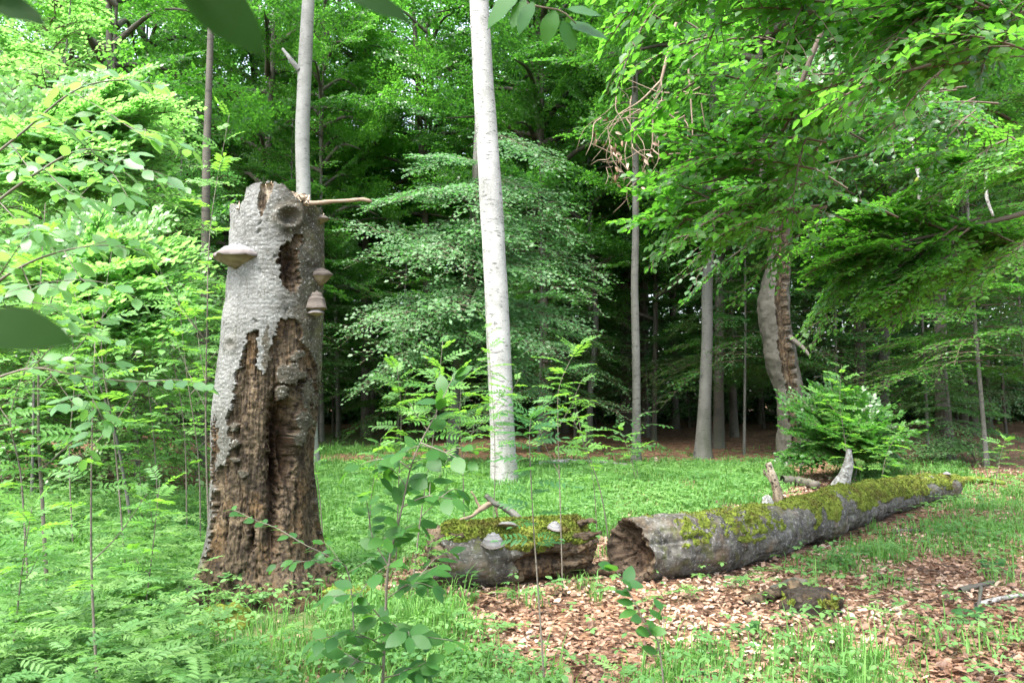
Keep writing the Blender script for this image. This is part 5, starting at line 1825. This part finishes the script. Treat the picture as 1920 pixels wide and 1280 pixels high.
lying('piece of split rotten wood between the two log ends', [(1095, 1078, .05), (1130, 1080, .06), (1168, 1083, .05)], .06, .035, M['rot_h'], 'wood_fragment', 'wood piece', rough=.04)


def lump(label, name, cat, px, py, w, d, h, mat, moss=None, seed=1):
    p = ground(px, py)
    root = thing(name, p, label, cat)
    n, m = 26, 60
    t = np.linspace(0, 1, n)[:, None]
    a = np.linspace(0, 2 * math.pi, m, endpoint=False)[None]
    R = np.cos(t * math.pi / 2) ** .6
    V = np.stack([w / 2 * R * np.cos(a), d / 2 * R * np.sin(a), h * np.sin(t * math.pi / 2) + 0 * a - .03], -1).reshape(-1, 3)
    nn = fbm(V, 8, 4, seed)
    V = V * (1 + .45 * nn)[:, None] + .02 * np.stack([fbm(V, 30, 3, seed + k) for k in (1, 2, 3)], -1)
    q = grid_faces(n, m)
    at_ = {'deep': np.zeros(len(V))}
    mf = (fbm(V, 9, 3, seed + 9) > .30)[q].mean(1) > .5 if moss else np.zeros(len(q), bool)
    part('rotten_wood', sub_mesh('lump', V, q, ~mf, (mat,), at_), root)
    if moss:
        tag(part('moss', mossy('lump_moss', V, q, mf, at_), root), kind='stuff')
    return root


rs = lump('dark crumbling stump remnant with a mossy side lying in the leaf litter', 'rotten_stump', 'stump', 1525, 1148, .46, .4, .19, M['black_wood'], True, 4)
stub(rs, [ground(1395, 1135) + [0, 0, .02], ground(1450, 1128) + [0, 0, .06], ground(1500, 1130) + [0, 0, .12]], .035, .06, M['rot'], 'root', rough=.03)
stub(rs, [ground(1440, 1120) + [0, 0, .05], ground(1480, 1112) + [0, 0, .09], ground(1510, 1120) + [0, 0, .12]], .02, .035, M['dark_bark'], 'root', rough=.02)
lump('mossy hummock at the right side of the snag foot', 'moss_hummock', 'moss mound', 655, 1118, .5, .45, .10, M['moss'], False, 14)
lump('tiny pale broken stump at the edge of the brown litter behind the clearing', 'small_stump', 'stump', 1230, 872, .11, .11, .2, M['pale_wood'], False, 24)
lump('low mossy hummock at the left side of the snag foot', 'moss_hummock', 'moss mound', 425, 1165, .4, .35, .13, M['moss'], False, 34)


# ------------------------------------------------------------------ ground plants (stuff)
def scatter(n, dmax, dmin=2.2, spread=.74, power=2.0):
    d = dmin + (dmax - dmin) * rng.random(n) ** power
    x = rng.uniform(-spread, spread, n) * d
    return x, d


def off_wood(x, y):
    ok = np.hypot(x - SNAG_XY[0], y - SNAG_XY[1]) > .42
    bare = (np.abs(x - SNAG_XY[0] - .05) < .62) & (y > 5.0) & (y < 6.4)          # trodden leaf litter round the snag's foot
    ok &= ~bare | (rng.random(len(x)) < .22)
    # the logs
    for (a, b_, r) in (((1.16, 7.13), (3.0, 8.62), .26), ((3.0, 8.62), (6.55, 12.4), .2), ((-.7, 6.86), (.66, 7.2), .22)):
        a, b_ = np.array(a), np.array(b_)
        ab = b_ - a
        t = np.clip(((x - a[0]) * ab[0] + (y - a[1]) * ab[1]) / (ab @ ab), 0, 1)
        ok &= np.hypot(x - a[0] - t * ab[0], y - a[1] - t * ab[1]) > r
    return ok


def make_grass():
    x, y = scatter(560000, 24, 2.2, .76, 1.15)
    den = density(x, y)
    clump = .45 + .75 * sstep(-.3, .5, n2(x, y, 3.3, 77))
    keep = (rng.random(len(x)) < den * clump * .75) & off_wood(x, y)
    x, y = x[keep], y[keep]
    n = len(x)
    a = rng.uniform(0, 2 * math.pi, n)
    clx = n2(x, y, 2.0, 78)
    h = (.09 + .12 * rng.random(n)) * (1 + .5 * clx)
    h *= np.where(y > 8, .9, 1.0) * (1 + .9 * (rng.random(n) > .93))
    h *= np.where(x > .6, .78, 1.0)
    w = .0022 + .00042 * y
    bend = rng.uniform(.2, 1.1, n)
    z = gh(x, y)
    ca, sa = np.cos(a), np.sin(a)
    def pt(f, up, off):
        return np.stack([x + ca * h * f * bend - sa * w * off, y + sa * h * f * bend + ca * w * off, z + h * up], -1)
    k = 1 - .25 * bend
    V = np.stack([pt(0, -.02, 1), pt(0, -.02, -1), pt(.28, .6, .9), pt(.28, .6, -.9), pt(.8, .95 - .3 * bend + .05, 0)], 1)
    V[:, 4, 2] = z + h * (1.0 - .45 * bend * bend)
    o = (np.arange(n) * 5)[:, None]
    q = np.array([[0, 1, 3, 2]]) + o
    t = np.array([[2, 3, 4]]) + o
    me = mk_mesh('grass', V.reshape(-1, 3), [q, t], (M['grass'],), None, {'tint': np.repeat(np.clip(rng.random(n) * .7 + .3 * (clx + .5), 0, 1), 5)})
    tag(part('grass', me), 'fine arching woodland grass covering the clearing and the edges of the litter', None, None, 'stuff')
    return n


def make_herbs():
    x, y = scatter(150000, 22, 2.0, .76, 1.2)
    px, py = proj(np.stack([x, y, gh(x, y)], -1))
    den = density(x, y)
    pat = sstep(-.1, .45, n2(x, y, 1.4, 57))
    w = np.where(inpoly(px, py, GLADE), .55 + .6 * pat, .25 + .75 * pat)
    w = np.where(px < 560, w * 1.4, w)
    keep = (rng.random(len(x)) < np.maximum(den, .10) * w * .6) & off_wood(x, y)
    x, y = x[keep], y[keep]
    n = len(x)
    P, X, Z, S, t = [], [], [], [], []
    hh = rng.uniform(.04, .17, n) * np.where(px[keep] < 560, 1.5, 1.0)
    ll = 3 + (rng.random(n) * 3).astype(int)
    tone = np.clip(.5 + .6 * n2(x, y, .9, 58) + rng.normal(0, .15, n), 0, 1)
    for k in range(5):
        m = ll > k
        a = rng.uniform(0, .6, m.sum()) + k * 2 * math.pi / ll[m] + (x[m] * 31 % 6)
        d = np.stack([np.cos(a), np.sin(a), rng.uniform(-.5, .15, m.sum())], -1)
        P.append(np.stack([x[m], y[m], gh(x[m], y[m]) + hh[m]], -1) + d * .008)
        X.append(d)
        Z.append(rng.normal(0, .25, (m.sum(), 3)) + [0, 0, 1])
        S.append(rng.uniform(.022, .05, m.sum()) * (1 + y[m] * .03))
        t.append(tone[m])
    X_, Z_ = ortho(np.concatenate(X), np.concatenate(Z))
    L = dict(P=np.concatenate(P), X=X_, Z=Z_, S=np.concatenate(S), t=np.concatenate(t))
    me = foliage_mesh('herbs', [L], [], 'mid', M['herb'], M['green_twig'], 0)
    tag(part('ground_cover', me), 'low leafy herbs and seedlings carpeting the woodland floor', None, None, 'stuff')
    return len(L['P'])


def make_litter():
    x, y = scatter(95000, 17, 2.0, .76, 1.25)
    den = density(x, y)
    keep = (rng.random(len(x)) < np.clip(1.05 - 1.0 * den, .12, 1)) & off_wood(x, y)
    x, y = x[keep], y[keep]
    n = len(x)
    a = rng.uniform(0, 2 * math.pi, n)
    X, Z = ortho(np.stack([np.cos(a), np.sin(a), rng.normal(0, .28, n)], -1), rng.normal(0, .42, (n, 3)) + [0, 0, 1.0])
    flip = rng.random(n) < .5
    Z = np.where(flip[:, None], -Z, Z)
    S = rng.uniform(.035, .072, n) * (1 - .35 * (rng.random(n) > .7))
    L = dict(P=np.stack([x, y, gh(x, y) + rng.uniform(.004, .03, n)], -1), X=X, Z=Z, S=S, t=np.clip(rng.beta(2.2, 1.8, n) * (.62 + .5 * sstep(-.25, .3, n2(x, y, 1.5, 66))) * np.where((x / y > .48) & (y < 6.2), .72, 1), 0, 1))
    near = np.argsort(y + np.where((np.abs(x / y) > .66) | (y < 3.1), 100, 0))[:300]
    m = np.ones(n, bool)
    m[near] = False
    one = [near_leaf_mesh('fallen_leaf', M['litter_one'], U(.24, .32), 0, U(-.25, .3), 0, U(.2, .6)) for _ in range(5)]
    for i in near:
        put_leaf(one[int(i) % 5], floor, L['P'][i] + [0, 0, .006], L['X'][i], L['Z'][i] * (1 if L['Z'][i][2] > 0 else -1), L['S'][i] * 1.1, 'fallen_leaf')
    Lr = {k: v[m] for k, v in L.items()}
    V, q, t, ti = leaves_geo(Lr, 'litter')
    me = mk_mesh('leaf_litter', V, [q, t], (M['litter'],), None, {'tint': ti}, False)
    tag(part('leaf_litter', me), 'curled tan and brown fallen beech leaves strewn over the floor', None, None, 'stuff')
    return n


def make_ferny():
    """feathery rowan seedlings in the lower left, too many to count"""
    geos, tint = [], []
    proto = []
    for me in RL[:2] + RD[:2]:
        n = len(me.vertices)
        co = np.empty(n * 3, np.float32)
        me.vertices.foreach_get('co', co)
        fs = [tuple(p.vertices) for p in me.polygons]
        proto.append((co.reshape(-1, 3).astype(float), np.array([f for f in fs if len(f) == 4]).reshape(-1, 4), np.array([f for f in fs if len(f) == 3]).reshape(-1, 3)))
    x, y = scatter(9000, 11, 2.3, .76, 1.3)
    px, py = proj(np.stack([x, y, gh(x, y)], -1))
    den = density(x, y)
    w = np.where((px < 420) & (py > 900), .55, np.where(px < 900, .10, .035))
    k = (rng.random(len(x)) < w * np.maximum(den, .25)) & off_wood(x, y)
    for xx, yy, ppx in zip(x[k], y[k], px[k]):
        h = U(.06, .50) if ppx < 420 else U(.04, .16)
        for j in range(3):
            V, q, t = proto[int(rng.integers(4))]
            a = U(0, 6.28)
            R = frame([math.cos(a), math.sin(a), U(-.05, .5)], U(-.3, .3))
            geos.append(((V * U(.11, .2)) @ R.T + [xx, yy, float(gh(xx, yy)) + h * U(.6, 1.1)], q, t))
            tint.append(np.full(len(V), U(0, 1)))
    V, q, t = join(geos)
    me = mk_mesh('seedling_leaves', V, [q, t], (M['herb'],), None, {'tint': np.concatenate(tint)})
    tag(part('feathery_ground_cover', me), 'feathery rowan seedling leaves massed on the floor, thickest in the lower left', None, None, 'stuff')
    return len(geos)


def make_twigs():
    x, y = scatter(1500, 14, 2.3, .74, 1.3)
    k = (density(x, y) < .6) & off_wood(x, y)
    geos = []
    for xx, yy in zip(x[k], y[k]):
        a, l = U(0, 6.28), U(.06, .32)
        p = on_ground(xx, yy, U(.012, .03))
        d = np.array([math.cos(a), math.sin(a), U(-.06, .10)]) * l
        m_ = p + d * .5 + [U(-.02, .02), U(-.02, .02), U(0, .012)]
        geos.append(tube([p, m_, p + d], [U(.002, .006), U(.002, .005), .0015], 4, False))
    V, q, t = join(geos)
    me = mk_mesh('twig_litter', V, [q, t] if len(t) else [q], (M['twig_floor'],))
    tag(part('twig_litter', me), 'thin dead twigs scattered through the fallen leaves', None, None, 'stuff')


make_twigs()
print('grass', make_grass(), 'herb', make_herbs(), 'litter', make_litter(), 'ferny', make_ferny())


# ---- seedlings one can tell apart
def maple_leaf_mesh(name, mat):
    pts = []
    for i, (a, r) in enumerate(((180, .06), (215, .42), (232, .40), (250, .62), (262, .45), (285, .86), (300, .72), (318, .62), (335, .9), (350, .82), (0, 1.0), (10, .82), (25, .9), (42, .62), (60, .72), (75, .86), (98, .45), (110, .62), (128, .40), (145, .42))):
        pts.append((.35 + .62 * r * math.cos(math.radians(a)), .62 * r * math.sin(math.radians(a)), -.06 * r * r + .02 * (i % 2)))
    V = np.array([(.35, 0, 0)] + pts)
    n = len(pts)
    t = np.array([(0, 1 + i, 1 + (i + 1) % n) for i in range(n)])
    return mk_mesh(name, V, [t], (mat,))


ML = [maple_leaf_mesh('maple_leaf', M['shrub']), maple_leaf_mesh('maple_leaf', M['rowan_dark'])]


def seedling(label, px, py, n, size, h, meshes, name='maple_seedling', cat='seedling', D=None, tilt=.2):
    p = ground(px, py) if D is None else at(px, py, D)
    if D is not None:
        p[2] = float(gh(p[0], p[1]))
    root = thing(name, p, label, cat)
    top = p + np.array([U(-.02, .02), U(-.02, .02), h])
    stem_obj(root, [p, (p + top) / 2 + [U(-.01, .01), 0, 0], top], .004, .0016, M['green_twig'], 'stem', 8, 5)
    for i in range(n):
        a = i * 2.399 + U(-.3, .3)
        u = 1 - .5 * (i // 3) / max(1, n // 3)
        q = p + (top - p) * u
        d = np.array([math.cos(a), math.sin(a), U(-.1, .35)])
        put_leaf(pick(meshes), root, q + norm(d) * .02, d, [U(-tilt, tilt), U(-tilt, tilt) - .15, 1], size * U(.8, 1.15))
    return root


seedling('maple seedling with large lobed leaves at the bottom right corner', 1830, 1300, 7, .15, .12, [ML[1]], D=3.3)
seedling('maple seedling with lobed leaves at the bottom edge, right of the grass patch', 1385, 1330, 5, .13, .08, [ML[1]], D=3.1)
seedling('small maple seedling on litter in front of the dark stump remnant', 1400, 1190, 5, .10, .05, ML)
seedling('maple seedling beside the dark stump remnant, toward the long log', 1380, 1105, 5, .10, .09, ML)
seedling('maple seedling right of the dark crooked stick', 1860, 1080, 7, .11, .12, [ML[1]])
seedling('maple seedling under the right edge near the grey stick', 1815, 1165, 6, .10, .07, [ML[1]])
seedling('maple seedling in the grass midway along the long log', 1610, 1050, 6, .10, .1, ML)
seedling('bramble-like seedling right under the near end of the long log', 1240, 1085, 6, .075, .07, SL, 'leafy_seedling')
seedling('seedling with oval leaves against the underside of the short log', 1040, 1115, 9, .075, .12, SL, 'leafy_seedling')
seedling('seedling with oval leaves below the short log fungus', 880, 1110, 10, .075, .16, SL, 'leafy_seedling')
seedling('seedling with oval leaves at the snag foot, near its left root', 440, 1130, 12, .085, .22, SL, 'leafy_seedling')
seedling('pale five-leaved seedling in front of the snag', 440, 1165, 6, .085, .1, SL, 'leafy_seedling')
seedling('broad-leaved seedling in the lower left corner with large pale leaves', 100, 1300, 6, .16, .12, SL, 'leafy_seedling', D=3.2)
seedling('leafy seedling between the dark stem and the snag foot', 300, 1110, 9, .085, .22, SL, 'leafy_seedling')
seedling('leafy seedling at the root of the snag on the mossy side', 585, 1125, 6, .07, .16, SL, 'leafy_seedling')
seedling('leafy seedling in litter below the gap between the logs', 1135, 1118, 6, .07, .08, SL, 'leafy_seedling')
seedling('leafy seedling low beside the small shelf fungus of the long log', 1400, 1035, 4, .08, .08, SL, 'leafy_seedling')
